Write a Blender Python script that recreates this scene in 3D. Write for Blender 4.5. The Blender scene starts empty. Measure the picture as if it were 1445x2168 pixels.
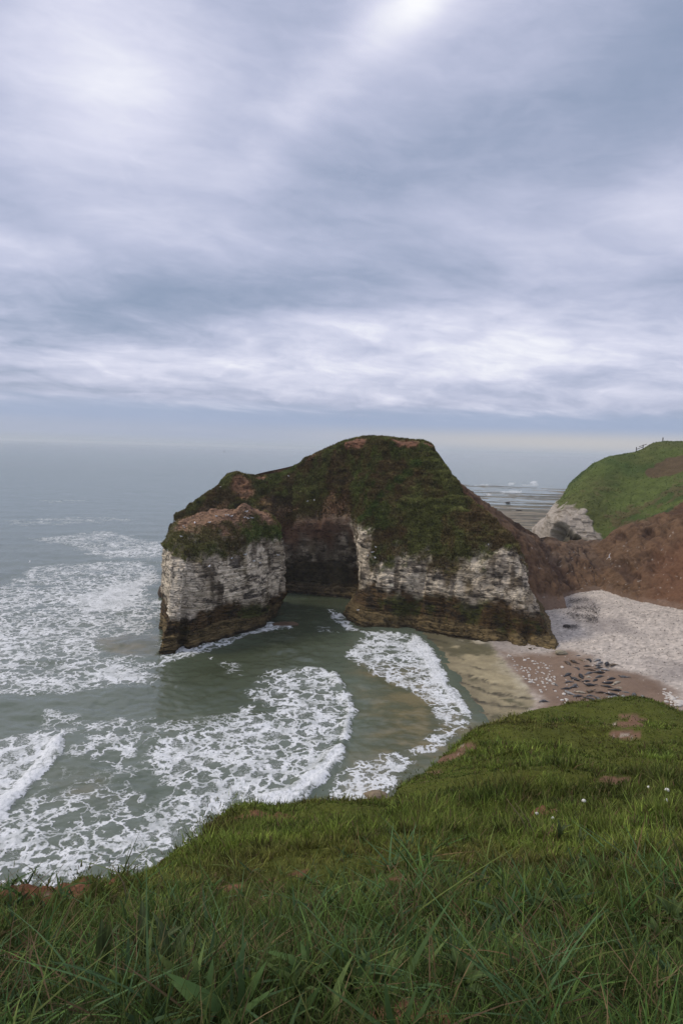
import bpy, bmesh, math, random
import numpy as np
from mathutils import Vector, Matrix, Euler

random.seed(4); RNG = np.random.default_rng(11)
SC = bpy.context.scene
COL = SC.collection
rad = math.radians

# ------------------------------------------------------------------ camera
EYE = 33.0                                   # metres above the sea
PITCH, ROLL = rad(5.3), math.atan(0.029)
_F = np.array([0, math.cos(PITCH), -math.sin(PITCH)])
_R0 = np.array([1.0, 0, 0]); _U0 = np.array([0, math.sin(PITCH), math.cos(PITCH)])
_R = math.cos(ROLL) * _R0 + math.sin(ROLL) * _U0
_U = -math.sin(ROLL) * _R0 + math.cos(ROLL) * _U0
CAM = np.array([0, 0, EYE])
cam_data = bpy.data.cameras.new('camera')
cam_data.sensor_fit = 'HORIZONTAL'; cam_data.sensor_width = 36; cam_data.lens = 36
cam_data.clip_start = 0.05; cam_data.clip_end = 60000
cam = bpy.data.objects.new('camera', cam_data); COL.objects.link(cam)
cam.matrix_world = Matrix(((_R[0], _U[0], -_F[0], 0), (_R[1], _U[1], -_F[1], 0), (_R[2], _U[2], -_F[2], EYE), (0, 0, 0, 1)))
SC.camera = cam

# ------------------------------------------------------------------ exposure and sampling
SC.view_settings.view_transform = 'Standard'; SC.view_settings.look = 'None'
SC.view_settings.exposure = 0.12; SC.view_settings.gamma = 1.0; SC.view_settings.use_curve_mapping = False
SC.render.engine = 'CYCLES'
SC.cycles.max_bounces = 5; SC.cycles.diffuse_bounces = 3; SC.cycles.glossy_bounces = 2
SC.cycles.transmission_bounces = 2; SC.cycles.volume_bounces = 1; SC.cycles.transparent_max_bounces = 4
SC.cycles.use_adaptive_sampling = True; SC.cycles.adaptive_threshold = 0.012
SC.cycles.volume_step_rate = 1.0
SC.cycles.use_denoising = True

# ------------------------------------------------------------------ node helpers
class NT:
    """small helper that writes node maths as calls"""
    def __init__(s, tree): s.t = tree; s.n = tree.nodes; s.l = tree.links
    def node(s, kind, **kw):
        n = s.n.new(kind)
        for k, v in kw.items(): setattr(n, k, v)
        return n
    def put(s, sock, v):
        if hasattr(v, 'is_linked') or isinstance(v, bpy.types.NodeSocket): s.l.new(v, sock)
        elif v is not None: sock.default_value = v
    def m(s, op, a, b=None, c=None, clamp=False):
        n = s.node('ShaderNodeMath', operation=op, use_clamp=clamp)
        s.put(n.inputs[0], a); s.put(n.inputs[1], b)
        if c is not None: s.put(n.inputs[2], c)
        return n.outputs[0]
    def vm(s, op, a, b=None, scale=None):
        n = s.node('ShaderNodeVectorMath', operation=op)
        s.put(n.inputs[0], a)
        if b is not None: s.put(n.inputs[1], b)
        if scale is not None: s.put(n.inputs['Scale'], scale)
        return n.outputs[0]
    def xyz(s, x, y, z):
        n = s.node('ShaderNodeCombineXYZ')
        s.put(n.inputs[0], x); s.put(n.inputs[1], y); s.put(n.inputs[2], z)
        return n.outputs[0]
    def sep(s, v):
        n = s.node('ShaderNodeSeparateXYZ'); s.put(n.inputs[0], v); return n.outputs
    def sstep(s, v, a, b, lo=0.0, hi=1.0):
        n = s.node('ShaderNodeMapRange', interpolation_type='SMOOTHSTEP')
        s.put(n.inputs['Value'], v); s.put(n.inputs['From Min'], a); s.put(n.inputs['From Max'], b)
        s.put(n.inputs['To Min'], lo); s.put(n.inputs['To Max'], hi)
        return n.outputs['Result']
    def noise(s, vec, scale, detail=4, rough=0.55, dist=0.0, lac=2.0):
        n = s.node('ShaderNodeTexNoise')
        s.put(n.inputs['Vector'], vec); s.put(n.inputs['Scale'], scale); s.put(n.inputs['Detail'], detail)
        s.put(n.inputs['Roughness'], rough); s.put(n.inputs['Distortion'], dist); s.put(n.inputs['Lacunarity'], lac)
        return n.outputs['Fac'], n.outputs['Color']
    def voro(s, vec, scale, feature='F1', rnd=1.0):
        n = s.node('ShaderNodeTexVoronoi', feature=feature)
        s.put(n.inputs['Vector'], vec); s.put(n.inputs['Scale'], scale); s.put(n.inputs['Randomness'], rnd)
        return n.outputs['Distance']
    def mix(s, f, a, b, mode='MIX'):
        n = s.node('ShaderNodeMix', data_type='RGBA', blend_type=mode)
        s.put(n.inputs[0], f)
        s.put(n.inputs[6], a if not isinstance(a, tuple) else (*a, 1)[:4]); s.put(n.inputs[7], b if not isinstance(b, tuple) else (*b, 1)[:4])
        return n.outputs[2]
    def ramp(s, fac, stops, interp='EASE'):
        n = s.node('ShaderNodeValToRGB'); n.color_ramp.interpolation = interp
        e = n.color_ramp.elements
        while len(e) < len(stops): e.new(0.5)
        for k, (p, c) in enumerate(stops):
            e[k].position = p; e[k].color = (*c, 1)
        s.put(n.inputs[0], fac); return n.outputs[0]
    def attr(s, name='Col'):
        n = s.node('ShaderNodeAttribute', attribute_name=name); return n.outputs['Color']
    def bump(s, h, strength=0.5, dist=0.1, normal=None):
        n = s.node('ShaderNodeBump'); s.put(n.inputs['Strength'], strength); s.put(n.inputs['Distance'], dist)
        s.put(n.inputs['Height'], h)
        if normal is not None: s.put(n.inputs['Normal'], normal)
        return n.outputs[0]

def material(name):
    m = bpy.data.materials.new(name); m.use_nodes = True
    nt = NT(m.node_tree); b = m.node_tree.nodes['Principled BSDF']
    return m, nt, b

# ------------------------------------------------------------------ world: overcast daylight
SUN_AZ, SUN_EL = rad(-78), rad(48)           # measured from the view direction (+Y), towards the left
W = bpy.data.worlds.new('World'); SC.world = W; W.use_nodes = True
def build_sky():
    nt = NT(W.node_tree); bg = W.node_tree.nodes['Background']
    sky = nt.node('ShaderNodeTexSky', sky_type='NISHITA'); sky.sun_disc = False
    sky.sun_elevation = SUN_EL; sky.sun_rotation = SUN_AZ; sky.air_density = 1.0; sky.dust_density = 2.0
    d = nt.node('ShaderNodeTexCoord').outputs['Generated']
    x, y, z = nt.sep(d)
    el = nt.m('ARCSINE', z)                                   # elevation, radians
    az = nt.m('ARCTAN2', x, y)                                # azimuth from +Y
    zz = nt.m('ADD', nt.m('MAXIMUM', z, 0.0), 0.10)
    px, py = nt.m('DIVIDE', x, zz), nt.m('DIVIDE', y, zz)
    # cloud sheet coordinates, wind streaks run away to the upper right
    a = rad(34); ca, sa = math.cos(a), math.sin(a)
    u = nt.m('ADD', nt.m('MULTIPLY', px, ca), nt.m('MULTIPLY', py, sa))
    v = nt.m('SUBTRACT', nt.m('MULTIPLY', py, ca), nt.m('MULTIPLY', px, sa))
    sheet = nt.xyz(nt.m('MULTIPLY', u, 0.72), nt.m('MULTIPLY', v, 1.05), 3.7)
    _, w1 = nt.noise(sheet, 0.7, 2, 0.5)
    warp = nt.vm('ADD', sheet, nt.vm('SCALE', nt.vm('SUBTRACT', w1, (0.5, 0.5, 0.5)), scale=1.3))
    big, _ = nt.noise(warp, 0.95, 4, 0.48)
    mid, _ = nt.noise(nt.vm('ADD', warp, (7.3, 1.1, 0)), 2.6, 5, 0.55)
    _, wf = nt.noise(nt.xyz(nt.m('MULTIPLY', az, 4.0), nt.m('MULTIPLY', el, 9.0), 2.0), 1.6, 3, 0.55)
    wsp = nt.vm('ADD', nt.xyz(nt.m('ADD', nt.m('MULTIPLY', az, 5.0), nt.m('MULTIPLY', el, 3.0)), nt.m('MULTIPLY', el, 17.0), 9.0), nt.vm('SCALE', nt.vm('SUBTRACT', wf, (0.5, 0.5, 0.5)), scale=0.9))
    fine, _ = nt.noise(wsp, 1.9, 8, 0.60, 0.25)
    ae1 = nt.xyz(az, el, 1.0)
    def dot(vec):
        n = nt.node('ShaderNodeVectorMath', operation='DOT_PRODUCT'); nt.put(n.inputs[0], ae1); n.inputs[1].default_value = vec; return n.outputs['Value']
    def blob(az0, el0, ra, re, tilt=0.0):                     # soft patch of thicker or thinner cloud
        c, s_ = math.cos(rad(tilt)), math.sin(rad(tilt)); A, E_ = rad(az0), rad(el0); a1, b1 = 1 / rad(ra), 1 / rad(re)
        p_ = dot((c * a1, s_ * a1, -(A * c + E_ * s_) * a1)); q_ = dot((-s_ * b1, c * b1, -(E_ * c - A * s_) * b1))
        return nt.m('EXPONENT', nt.m('MULTIPLY_ADD', p_, nt.m('MULTIPLY', p_, -1.0), nt.m('MULTIPLY', nt.m('MULTIPLY', q_, q_), -1.0)))
    BL = [(5, 31.5, 4.2, 1.9, 25, 0.34), (-18, 24.5, 8, 4.5, 15, 0.25), (-22, 31, 6, 5, -40, 0.14), (-2, 27, 10, 1.8, 42, 0.10),
          (24, 27, 12, 5.5, 18, -0.26), (6, 22, 14, 4.5, 20, -0.12), (-8, 29, 6, 3, 35, -0.10),
          (-3, 13.0, 15, 1.9, 5, -0.20), (-19, 10.3, 9, 1.9, 3, -0.22), (-25, 5.5, 8, 1.3, 0, -0.10),
          (26, 19, 10, 3.0, 14, 0.16), (28, 16, 8, 2.0, 8, 0.12), (12, 7.5, 24, 2.8, 2, 0.17), (26, 13, 6, 1.2, 0, -0.10),
          (-2, 10.0, 9, 1.0, 2, 0.12), (-12, 6.2, 14, 1.0, 2, 0.10), (-28, 14.3, 7, 1.0, -4, 0.16)]
    tot = None
    for (a0, e0, ra, re, tl, k) in BL:
        b = nt.m('MULTIPLY', blob(a0, e0, ra, re, tl), k * 1.3)
        tot = b if tot is None else nt.m('ADD', tot, b)
    t = nt.m('ADD', tot, nt.m('MULTIPLY', nt.m('SUBTRACT', big, 0.5), 0.50))
    t = nt.m('ADD', t, nt.m('MULTIPLY', nt.m('SUBTRACT', mid, 0.5), 0.42))
    low = nt.sstep(el, rad(17), rad(5))
    t = nt.m('ADD', t, nt.m('MULTIPLY', nt.m('MULTIPLY', nt.m('SUBTRACT', fine, 0.5), 0.8), nt.m('ADD', nt.m('MULTIPLY', low, 0.65), 0.35)))
    t = nt.m('ADD', t, 0.50)
    cloud = nt.ramp(t, [(0.0, (0.22, 0.285, 0.41)), (0.28, (0.33, 0.38, 0.52)), (0.5, (0.485, 0.515, 0.67)),
                        (0.72, (0.675, 0.685, 0.825)), (1.0, (0.97, 0.97, 1.0))], 'LINEAR')
    # clear band under the cloud base close to the horizon, then the pale haze line
    k = nt.m('ADD', el, nt.m('MULTIPLY', nt.m('SUBTRACT', mid, 0.5), rad(1.2)))
    band = nt.m('MULTIPLY', nt.sstep(k, rad(4.0), rad(2.5)), 0.92)
    col = nt.mix(band, cloud, (0.33, 0.405, 0.575))
    warm = nt.m('MULTIPLY', nt.sstep(el, rad(2.3), rad(1.0)), nt.sstep(az, rad(-12), rad(18), 0.25, 1.0))
    col = nt.mix(warm, col, (0.52, 0.52, 0.545))
    hz = nt.sstep(el, rad(0.9), rad(0.0))
    col = nt.mix(nt.m('MULTIPLY', hz, 0.9), col, (0.415, 0.46, 0.54))
    # the sheet is brighter overhead and fades to grey below the horizon
    col = nt.mix(nt.sstep(el, rad(33), rad(75)), col, nt.mix(0.5, col, (0.62, 0.66, 0.76)))
    # thin sheet: the blue sky behind glimmers through
    skyc = nt.vm('SCALE', sky.outputs['Color'], scale=0.10)
    col = nt.mix(0.10, col, skyc)
    W.node_tree.links.new(col, bg.inputs['Color']); bg.inputs['Strength'].default_value = 1.0
build_sky()
W.cycles.sampling_method = 'MANUAL'; W.cycles.sample_map_resolution = 512

sun_d = bpy.data.lights.new('sun', 'SUN'); sun_d.energy = 1.5; sun_d.angle = rad(14); sun_d.color = (1.0, 0.90, 0.76)
sun = bpy.data.objects.new('sun', sun_d); COL.objects.link(sun)
sdir = Vector((math.sin(SUN_AZ) * math.cos(SUN_EL), math.cos(SUN_AZ) * math.cos(SUN_EL), math.sin(SUN_EL)))
sun.rotation_euler = sdir.to_track_quat('Z', 'Y').to_euler(); sun.location = (0, 0, 120)

# ------------------------------------------------------------------ survey helpers (photo measurements -> metres)
def ray(x, y): return _F + (x - 722.5) / 1445 * _R - (y - 1084) / 1445 * _U
def onz(x, y, z=0.0):
    d = ray(x, y); return CAM + d * ((z - EYE) / d[2])
def ony(x, y, Y):
    d = ray(x, y); return CAM + d * (Y / d[1])

# ------------------------------------------------------------------ numpy noise
def _hash(i, j, k, seed):
    h = (i.astype(np.int64) * 374761393 + j.astype(np.int64) * 668265263 + k.astype(np.int64) * 2147483647 + seed * 974634777) & 0xFFFFFFFF
    h = ((h ^ (h >> 13)) * 1274126177) & 0xFFFFFFFF
    h = ((h ^ (h >> 16)) * 2246822519) & 0xFFFFFFFF
    return ((h ^ (h >> 15)) & 0xFFFFFF) / float(0xFFFFFF)
def vnoise(P, seed=0):
    f = np.floor(P); t = P - f; t = t * t * t * (t * (t * 6 - 15) + 10)
    i, j, k = f[..., 0], f[..., 1], f[..., 2]
    r = 0
    for a in (0, 1):
        wa = t[..., 0] if a else 1 - t[..., 0]
        for b in (0, 1):
            wb = t[..., 1] if b else 1 - t[..., 1]
            for c in (0, 1):
                wc = t[..., 2] if c else 1 - t[..., 2]
                r = r + wa * wb * wc * _hash(i + a, j + b, k + c, seed)
    return r
def fbm(P, scale=1.0, octaves=4, seed=0, gain=0.5):
    """-1..1; scale is a number or a triple (cycles per metre)"""
    Q = np.asarray(P) * np.asarray(scale); s = 0; amp = 1; tot = 0
    for o in range(octaves):
        s = s + amp * (vnoise(Q + 17.3 * o, seed + o) * 2 - 1); tot += amp; amp *= gain; Q = Q * 2.03
    return s / tot
def sm(x, a, b):
    t = np.clip((x - a) / (b - a), 0, 1); return t * t * (3 - 2 * t)
def mixc(c, col, f): return c * (1 - f[..., None]) + np.asarray(col) * f[..., None]

# ------------------------------------------------------------------ lofting
def pchip(X, Yv, x):
    """shape-preserving cubic through Yv[n, ...] at X[n]"""
    h = np.diff(X); sh = (-1,) + (1,) * (Yv.ndim - 1); hh = h.reshape(sh)
    dl = np.diff(Yv, axis=0) / hh
    m = np.zeros_like(Yv)
    w1 = 2 * hh[1:] + hh[:-1]; w2 = hh[1:] + 2 * hh[:-1]
    with np.errstate(divide='ignore', invalid='ignore'):
        hm = (w1 + w2) / (w1 / dl[:-1] + w2 / dl[1:])
    m[1:-1] = np.where(dl[:-1] * dl[1:] > 0, hm, 0)
    m[0] = dl[0]; m[-1] = dl[-1]
    i = np.clip(np.searchsorted(X, x, side='right') - 1, 0, len(X) - 2)
    s = ((x - X[i]) / h[i]).reshape(sh); hi = h[i].reshape(sh)
    return ((1 + 2 * s) * (1 - s) ** 2 * Yv[i] + s * (1 - s) ** 2 * hi * m[i] + s * s * (3 - 2 * s) * Yv[i + 1] + s * s * (s - 1) * hi * m[i + 1])
def axis_samples(counts):
    """parameter values: counts[i] steps between key i and i+1"""
    out = []
    for i, n in enumerate(counts): out += [i + j / n for j in range(n)]
    return np.array(out + [len(counts)], float)
def loft(ribs, ucounts, vcounts, closed=False):
    R_ = np.asarray(ribs, float)                          # [U, K, 3]
    vs = axis_samples(vcounts)
    A = pchip(np.arange(R_.shape[1], dtype=float), np.swapaxes(R_, 0, 1), vs)   # [V, U, 3]
    A = np.swapaxes(A, 0, 1)
    if closed:
        n = len(R_); A = np.concatenate([A[-3:], A, A[:4]], 0); us = axis_samples(ucounts)[:-1]
        G = pchip(np.arange(-3, n + 4, dtype=float), A, us)
    else:
        us = axis_samples(ucounts); G = pchip(np.arange(len(R_), dtype=float), A, us)
    return G, us, vs
def grid_normals(G, closed=False):
    if closed: du = np.roll(G, -1, 0) - np.roll(G, 1, 0)
    else: du = np.gradient(G, axis=0)
    dv = np.gradient(G, axis=1)
    n = np.cross(du, dv); l = np.linalg.norm(n, axis=-1, keepdims=True); return n / np.maximum(l, 1e-9)
def grid_faces(nu, nv, closed=False):
    i = np.arange(nu if closed else nu - 1); j = np.arange(nv - 1)
    I, J = np.meshgrid(i, j, indexing='ij'); I2 = (I + 1) % nu
    return np.stack([I * nv + J, I2 * nv + J, I2 * nv + J + 1, I * nv + J + 1], -1).reshape(-1, 4)

# ------------------------------------------------------------------ scene helpers
def mesh_np(name, V, Fc, mat=None, col=None, smooth=True):
    V = np.ascontiguousarray(np.asarray(V, np.float32).reshape(-1, 3)); Fc = np.asarray(Fc, np.int32); k = Fc.shape[1]
    me = bpy.data.meshes.new(name)
    me.vertices.add(len(V)); me.vertices.foreach_set('co', V.ravel())
    me.loops.add(Fc.size); me.loops.foreach_set('vertex_index', Fc.ravel())
    me.polygons.add(len(Fc)); me.polygons.foreach_set('loop_start', np.arange(0, Fc.size, k, dtype=np.int32))
    me.polygons.foreach_set('use_smooth', np.full(len(Fc), smooth))
    if col is not None:
        c = np.ones((len(V), 4), np.float32); c[:, :3] = np.asarray(col).reshape(-1, 3)
        a = me.attributes.new('Col', 'FLOAT_COLOR', 'POINT'); a.data.foreach_set('color', c.ravel())
    me.update(calc_edges=True); me.validate()
    if mat: me.materials.append(mat)
    return me
def link(name, data, parent=None, loc=None):
    o = bpy.data.objects.new(name, data); COL.objects.link(o)
    if parent is not None: o.parent = parent
    if loc is not None: o.location = loc
    return o
def tag(o, label, cat, group=None, kind=None):
    o['label'] = label; o['category'] = cat
    if group: o['group'] = group
    if kind: o['kind'] = kind
    return o

# ------------------------------------------------------------------ materials
def m_ground(name, rough=0.9, scale=6.0, amount=0.45, bump=0.6, bdist=0.12, spec=0.2, strata=0.0):
    """colour comes from the mesh, the nodes add grain and fine relief"""
    m, nt, b = material(name)
    P = nt.node('ShaderNodeNewGeometry').outputs['Position']
    f, c = nt.noise(P, scale, 6, 0.62)
    f2, _ = nt.noise(P, scale * 0.23, 4, 0.55)
    k = nt.m('ADD', nt.m('MULTIPLY', nt.m('SUBTRACT', f, 0.5), 2.2 * amount), nt.m('MULTIPLY', nt.m('SUBTRACT', f2, 0.5), 1.2 * amount))
    k = nt.m('MAXIMUM', nt.m('ADD', k, 1.0), 0.15)
    col = nt.vm('SCALE', nt.attr(), scale=k)
    h = f
    if strata:
        S = nt.vm('MULTIPLY', P, (0.55, 0.55, 2.6)); _, wc = nt.noise(P, 0.5, 3, 0.5)
        S = nt.vm('ADD', S, nt.vm('SCALE', wc, scale=1.2))
        e = nt.voro(S, 1.25, 'DISTANCE_TO_EDGE')
        crack = nt.sstep(e, 0.0, 0.10)
        n3, _ = nt.noise(P, 0.8, 3, 0.6)
        cut = nt.m('MULTIPLY', nt.m('SUBTRACT', 1.0, crack), nt.sstep(n3, 0.34, 0.58, 0.0, strata))
        col = nt.vm('SCALE', col, scale=nt.m('SUBTRACT', 1.0, cut))
        h = nt.m('SUBTRACT', nt.m('MULTIPLY', f, 0.7), nt.m('MULTIPLY', cut, 1.1))
    nt.l.new(col, b.inputs['Base Color']); b.inputs['Roughness'].default_value = rough
    b.inputs['Specular IOR Level'].default_value = spec
    nt.l.new(nt.bump(h, bump, bdist), b.inputs['Normal'])
    return m
M_ROCK = m_ground('chalk_and_turf', 0.9, 3.2, 0.5, 0.9, 0.28, 0.25, strata=0.7)
M_CLAY = m_ground('boulder_clay', 0.92, 1.8, 0.42, 0.8, 0.3, 0.15)
M_HILL = m_ground('distant_turf', 0.95, 1.6, 0.5, 0.8, 0.25, 0.1)
M_BEACH = m_ground('shore', 0.75, 5.0, 0.35, 0.5, 0.08, 0.3)
M_SOIL = m_ground('turf_soil', 0.95, 9.0, 0.6, 0.8, 0.06, 0.1)

def m_blade(name, rough=0.7, trans=0.25, scale=40):
    m, nt, b = material(name)
    P = nt.node('ShaderNodeNewGeometry').outputs['Position']
    f, _ = nt.noise(P, scale, 2, 0.5)
    col = nt.vm('SCALE', nt.attr(), scale=nt.m('ADD', 0.65, nt.m('MULTIPLY', f, 0.7)))
    nt.l.new(col, b.inputs['Base Color']); b.inputs['Roughness'].default_value = rough; b.inputs['Specular IOR Level'].default_value = 0.14
    if trans:
        tr = nt.node('ShaderNodeBsdfTranslucent'); nt.l.new(col, tr.inputs['Color'])
        mx = nt.node('ShaderNodeMixShader'); mx.inputs[0].default_value = trans
        out = m.node_tree.nodes['Material Output']
        nt.l.new(b.outputs[0], mx.inputs[1]); nt.l.new(tr.outputs[0], mx.inputs[2]); nt.l.new(mx.outputs[0], out.inputs['Surface'])
    return m
M_BLADE = m_blade('grass_blades')
M_TUFT = m_blade('cliff_tussocks', 0.8, 0.12, 3)

def m_plain(name, c, rough=0.6, scale=20, amount=0.3, spec=0.3, bump=0.2, obj_colour=False):
    m, nt, b = material(name)
    P = nt.node('ShaderNodeTexCoord').outputs['Object']
    f, _ = nt.noise(P, scale, 4, 0.6)
    k = nt.m('ADD', 1 - amount * 0.5, nt.m('MULTIPLY', f, amount))
    if obj_colour:
        oi = nt.node('ShaderNodeObjectInfo'); base = oi.outputs['Color']
    else:
        rgb = nt.node('ShaderNodeRGB'); rgb.outputs[0].default_value = (*c, 1); base = rgb.outputs[0]
    nt.l.new(nt.vm('SCALE', base, scale=k), b.inputs['Base Color'])
    b.inputs['Roughness'].default_value = rough; b.inputs['Specular IOR Level'].default_value = spec
    if bump: nt.l.new(nt.bump(f, bump, 0.02), b.inputs['Normal'])
    return m
#@@STRUCTURE

# ================================================================== LARGE STRUCTURE
# ------------------------------------------------------------------ shore profile
def poly_dist(P, poly, closed=True):
    """distance to a polyline; for a closed one also inside / outside. P[n,2]"""
    A = np.asarray(poly, float)[:, :2]; B = np.roll(A, -1, 0)
    if not closed: A, B = A[:-1], B[:-1]
    best = np.full(len(P), 1e9); inside = np.zeros(len(P), bool); side = np.zeros(len(P))
    for a, b in zip(A, B):
        ab = b - a; t = np.clip(((P - a) @ ab) / max(ab @ ab, 1e-9), 0, 1)
        q = P - (a + t[:, None] * ab); d = np.hypot(q[:, 0], q[:, 1])
        cr = ab[0] * (P[:, 1] - a[1]) - ab[1] * (P[:, 0] - a[0])
        upd = d < best; side = np.where(upd, np.sign(cr), side); best = np.where(upd, d, best)
        if closed:
            c = ((a[1] > P[:, 1]) != (b[1] > P[:, 1]))
            with np.errstate(divide='ignore', invalid='ignore'):
                xi = (b[0] - a[0]) * (P[:, 1] - a[1]) / (b[1] - a[1]) + a[0]
            inside ^= c & (P[:, 0] < xi)
    return (np.where(inside, best, -best) if closed else best * side)
SHORE = np.array([onz(*p)[:2] for p in [(870, 1325), (893, 1347), (930, 1392), (957, 1452), (990, 1490), (1012, 1532)]] + [[14.5, 70.0], [9.0, 58.0], [3.0, 44.0]])
SHORE = np.vstack([SHORE[:1] + np.array([[3.0, 60.0]]), SHORE])
def shore_h(P):
    """height of platform, sand and shingle above the sea"""
    P = np.asarray(P, float).reshape(-1, 2)
    s = poly_dist(P, SHORE, closed=False)                 # positive on the land side
    h = np.where(s < 0, 0.045 * s, 0.035 * s)
    h = h + 0.03 * np.clip(s - 17, 0, None) + 0.03 * np.clip(s - 34, 0, 22)
    return np.clip(h, -3.0, None), s
def onshore(x, y):
    z = 0.0
    for _ in range(8):
        p = onz(x, y, z); z = float(shore_h(p[:2])[0][0])
    return onz(x, y, z)
ROCK_EDGE = [onshore(*p)[:2] for p in [(850, 1300), (1000, 1340), (1062, 1380), (1085, 1420), (1120, 1455), (1152, 1484), (1100, 1530), (1060, 1700), (760, 1700), (700, 1400)]]
SAND = [onshore(*p)[:2] for p in [(1040, 1372), (1130, 1386), (1200, 1380), (1250, 1400), (1312, 1417), (1352, 1428), (1395, 1452), (1445, 1492), (1520, 1560), (1400, 1640), (1120, 1600), (1120, 1480), (1060, 1400)]]
def build_shore():
    xs = np.arange(2, 128, 0.42); ys = np.arange(44, 196, 0.42)
    G = np.stack(np.meshgrid(xs, ys, indexing='ij'), -1); nu, nv = G.shape[:2]
    P = G.reshape(-1, 2); h, s = shore_h(P)
    P3 = np.c_[P, h]
    n1 = fbm(P3, 0.12, 4, 3); n2 = fbm(P3, 0.9, 3, 5)
    rock = sm(poly_dist(P, ROCK_EDGE) + 1.6 * n1 + 0.7 * n2, -0.5, 0.5)
    sand = sm(poly_dist(P, SAND) + 2.5 * n1 + 1.0 * n2, -2.5, 2.0)
    # bedding planes of the chalk platform: curved steps
    bed = (P[:, 0] * 0.35 + P[:, 1] * 0.55) + 3.0 * fbm(P3, 0.06, 3, 8) + 0.7 * n2
    q = bed / 2.4; fr = q - np.floor(q); step = _hash(np.floor(q), np.zeros_like(q), np.zeros_like(q), 4)
    z = h + rock * (0.22 * (step - 0.4) + 0.10 * sm(fr, 0.8, 1.0) - 0.08 + 0.10 * n2)
    shing = (1 - rock) * (1 - sand)
    z = z + shing * (0.15 * n2 + 0.10 * fbm(P3, 2.2, 2, 9)) + 0.35 * n1 * (1 - rock) * sm(s, 10, 30) + (1 - rock) * sand * 0.04 * n2
    crack = np.exp(-((fr - 0.92) / 0.09) ** 2) * sm(fbm(P3, 0.2, 3, 29), -0.35, 0.2)
    # colours
    c = np.tile(np.array([0.50, 0.44, 0.375]), (len(P), 1)) * (1 + 0.30 * fbm(P3, 1.2, 3, 12) + 0.55 * (RNG.random(len(P)) - 0.5))[:, None]
    patch = sm(fbm(P3, 0.10, 3, 15), 0.05, 0.45)
    c = mixc(c, (0.22, 0.19, 0.175), 0.55 * patch * shing)
    c = mixc(c, np.array([0.195, 0.125, 0.078]), sand * (0.92 + 0.0 * n2)); 
    damp = sm(fbm(P3, 0.16, 2, 19), -0.1, 0.5) * sand
    c = mixc(c, (0.135, 0.085, 0.055), 0.55 * damp)
    rk = np.tile(np.array([0.31, 0.26, 0.155]), (len(P), 1)) * (1 + 0.35 * n2 + 0.3 * (step - 0.5))[:, None]
    rk = mixc(rk, (0.54, 0.49, 0.385), sm(s + 6 * n1 + 3 * n2, 5, 14))
    alg = sm(fbm(P3, 0.16, 4, 22) + 0.5 * fbm(P3, 0.7, 3, 23) + 0.08 - 0.016 * s + 0.40 * sm(P[:, 1], 103, 113), 0.02, 0.30)
    rk = mixc(rk, (0.055, 0.055, 0.024), 0.75 * alg)
    rk = mixc(rk, (0.10, 0.085, 0.05), sm(-s, -6, 2) * 0.6)
    rk = mixc(rk, (0.035, 0.03, 0.02), 0.9 * crack)
    c = c * (1 - rock[:, None]) + rk * rock[:, None]
    wrack = [onshore(*p)[:2] for p in [(1205, 1268), (1250, 1270), (1268, 1292), (1262, 1318), (1225, 1320), (1195, 1298)]]
    wk = sm(poly_dist(P, wrack) + 2.2 * n1 + 2.5 * n2, -1.2, 2.0) * sm(fbm(P3, 0.22, 4, 27), -0.1, 0.3)
    c = mixc(c, (0.07, 0.055, 0.045), 0.35 * wk * sm(fbm(P3, 2.0, 2, 28), -0.3, 0.3))
    me = mesh_np('beach', np.c_[P, z], grid_faces(nu, nv), M_BEACH, np.clip(c, 0.01, 0.8))
    o = link('beach', me); tag(o, 'beach of white shingle and brown sand with a flat chalk rock shelf at the water', 'beach', kind='structure')
build_shore()

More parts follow.
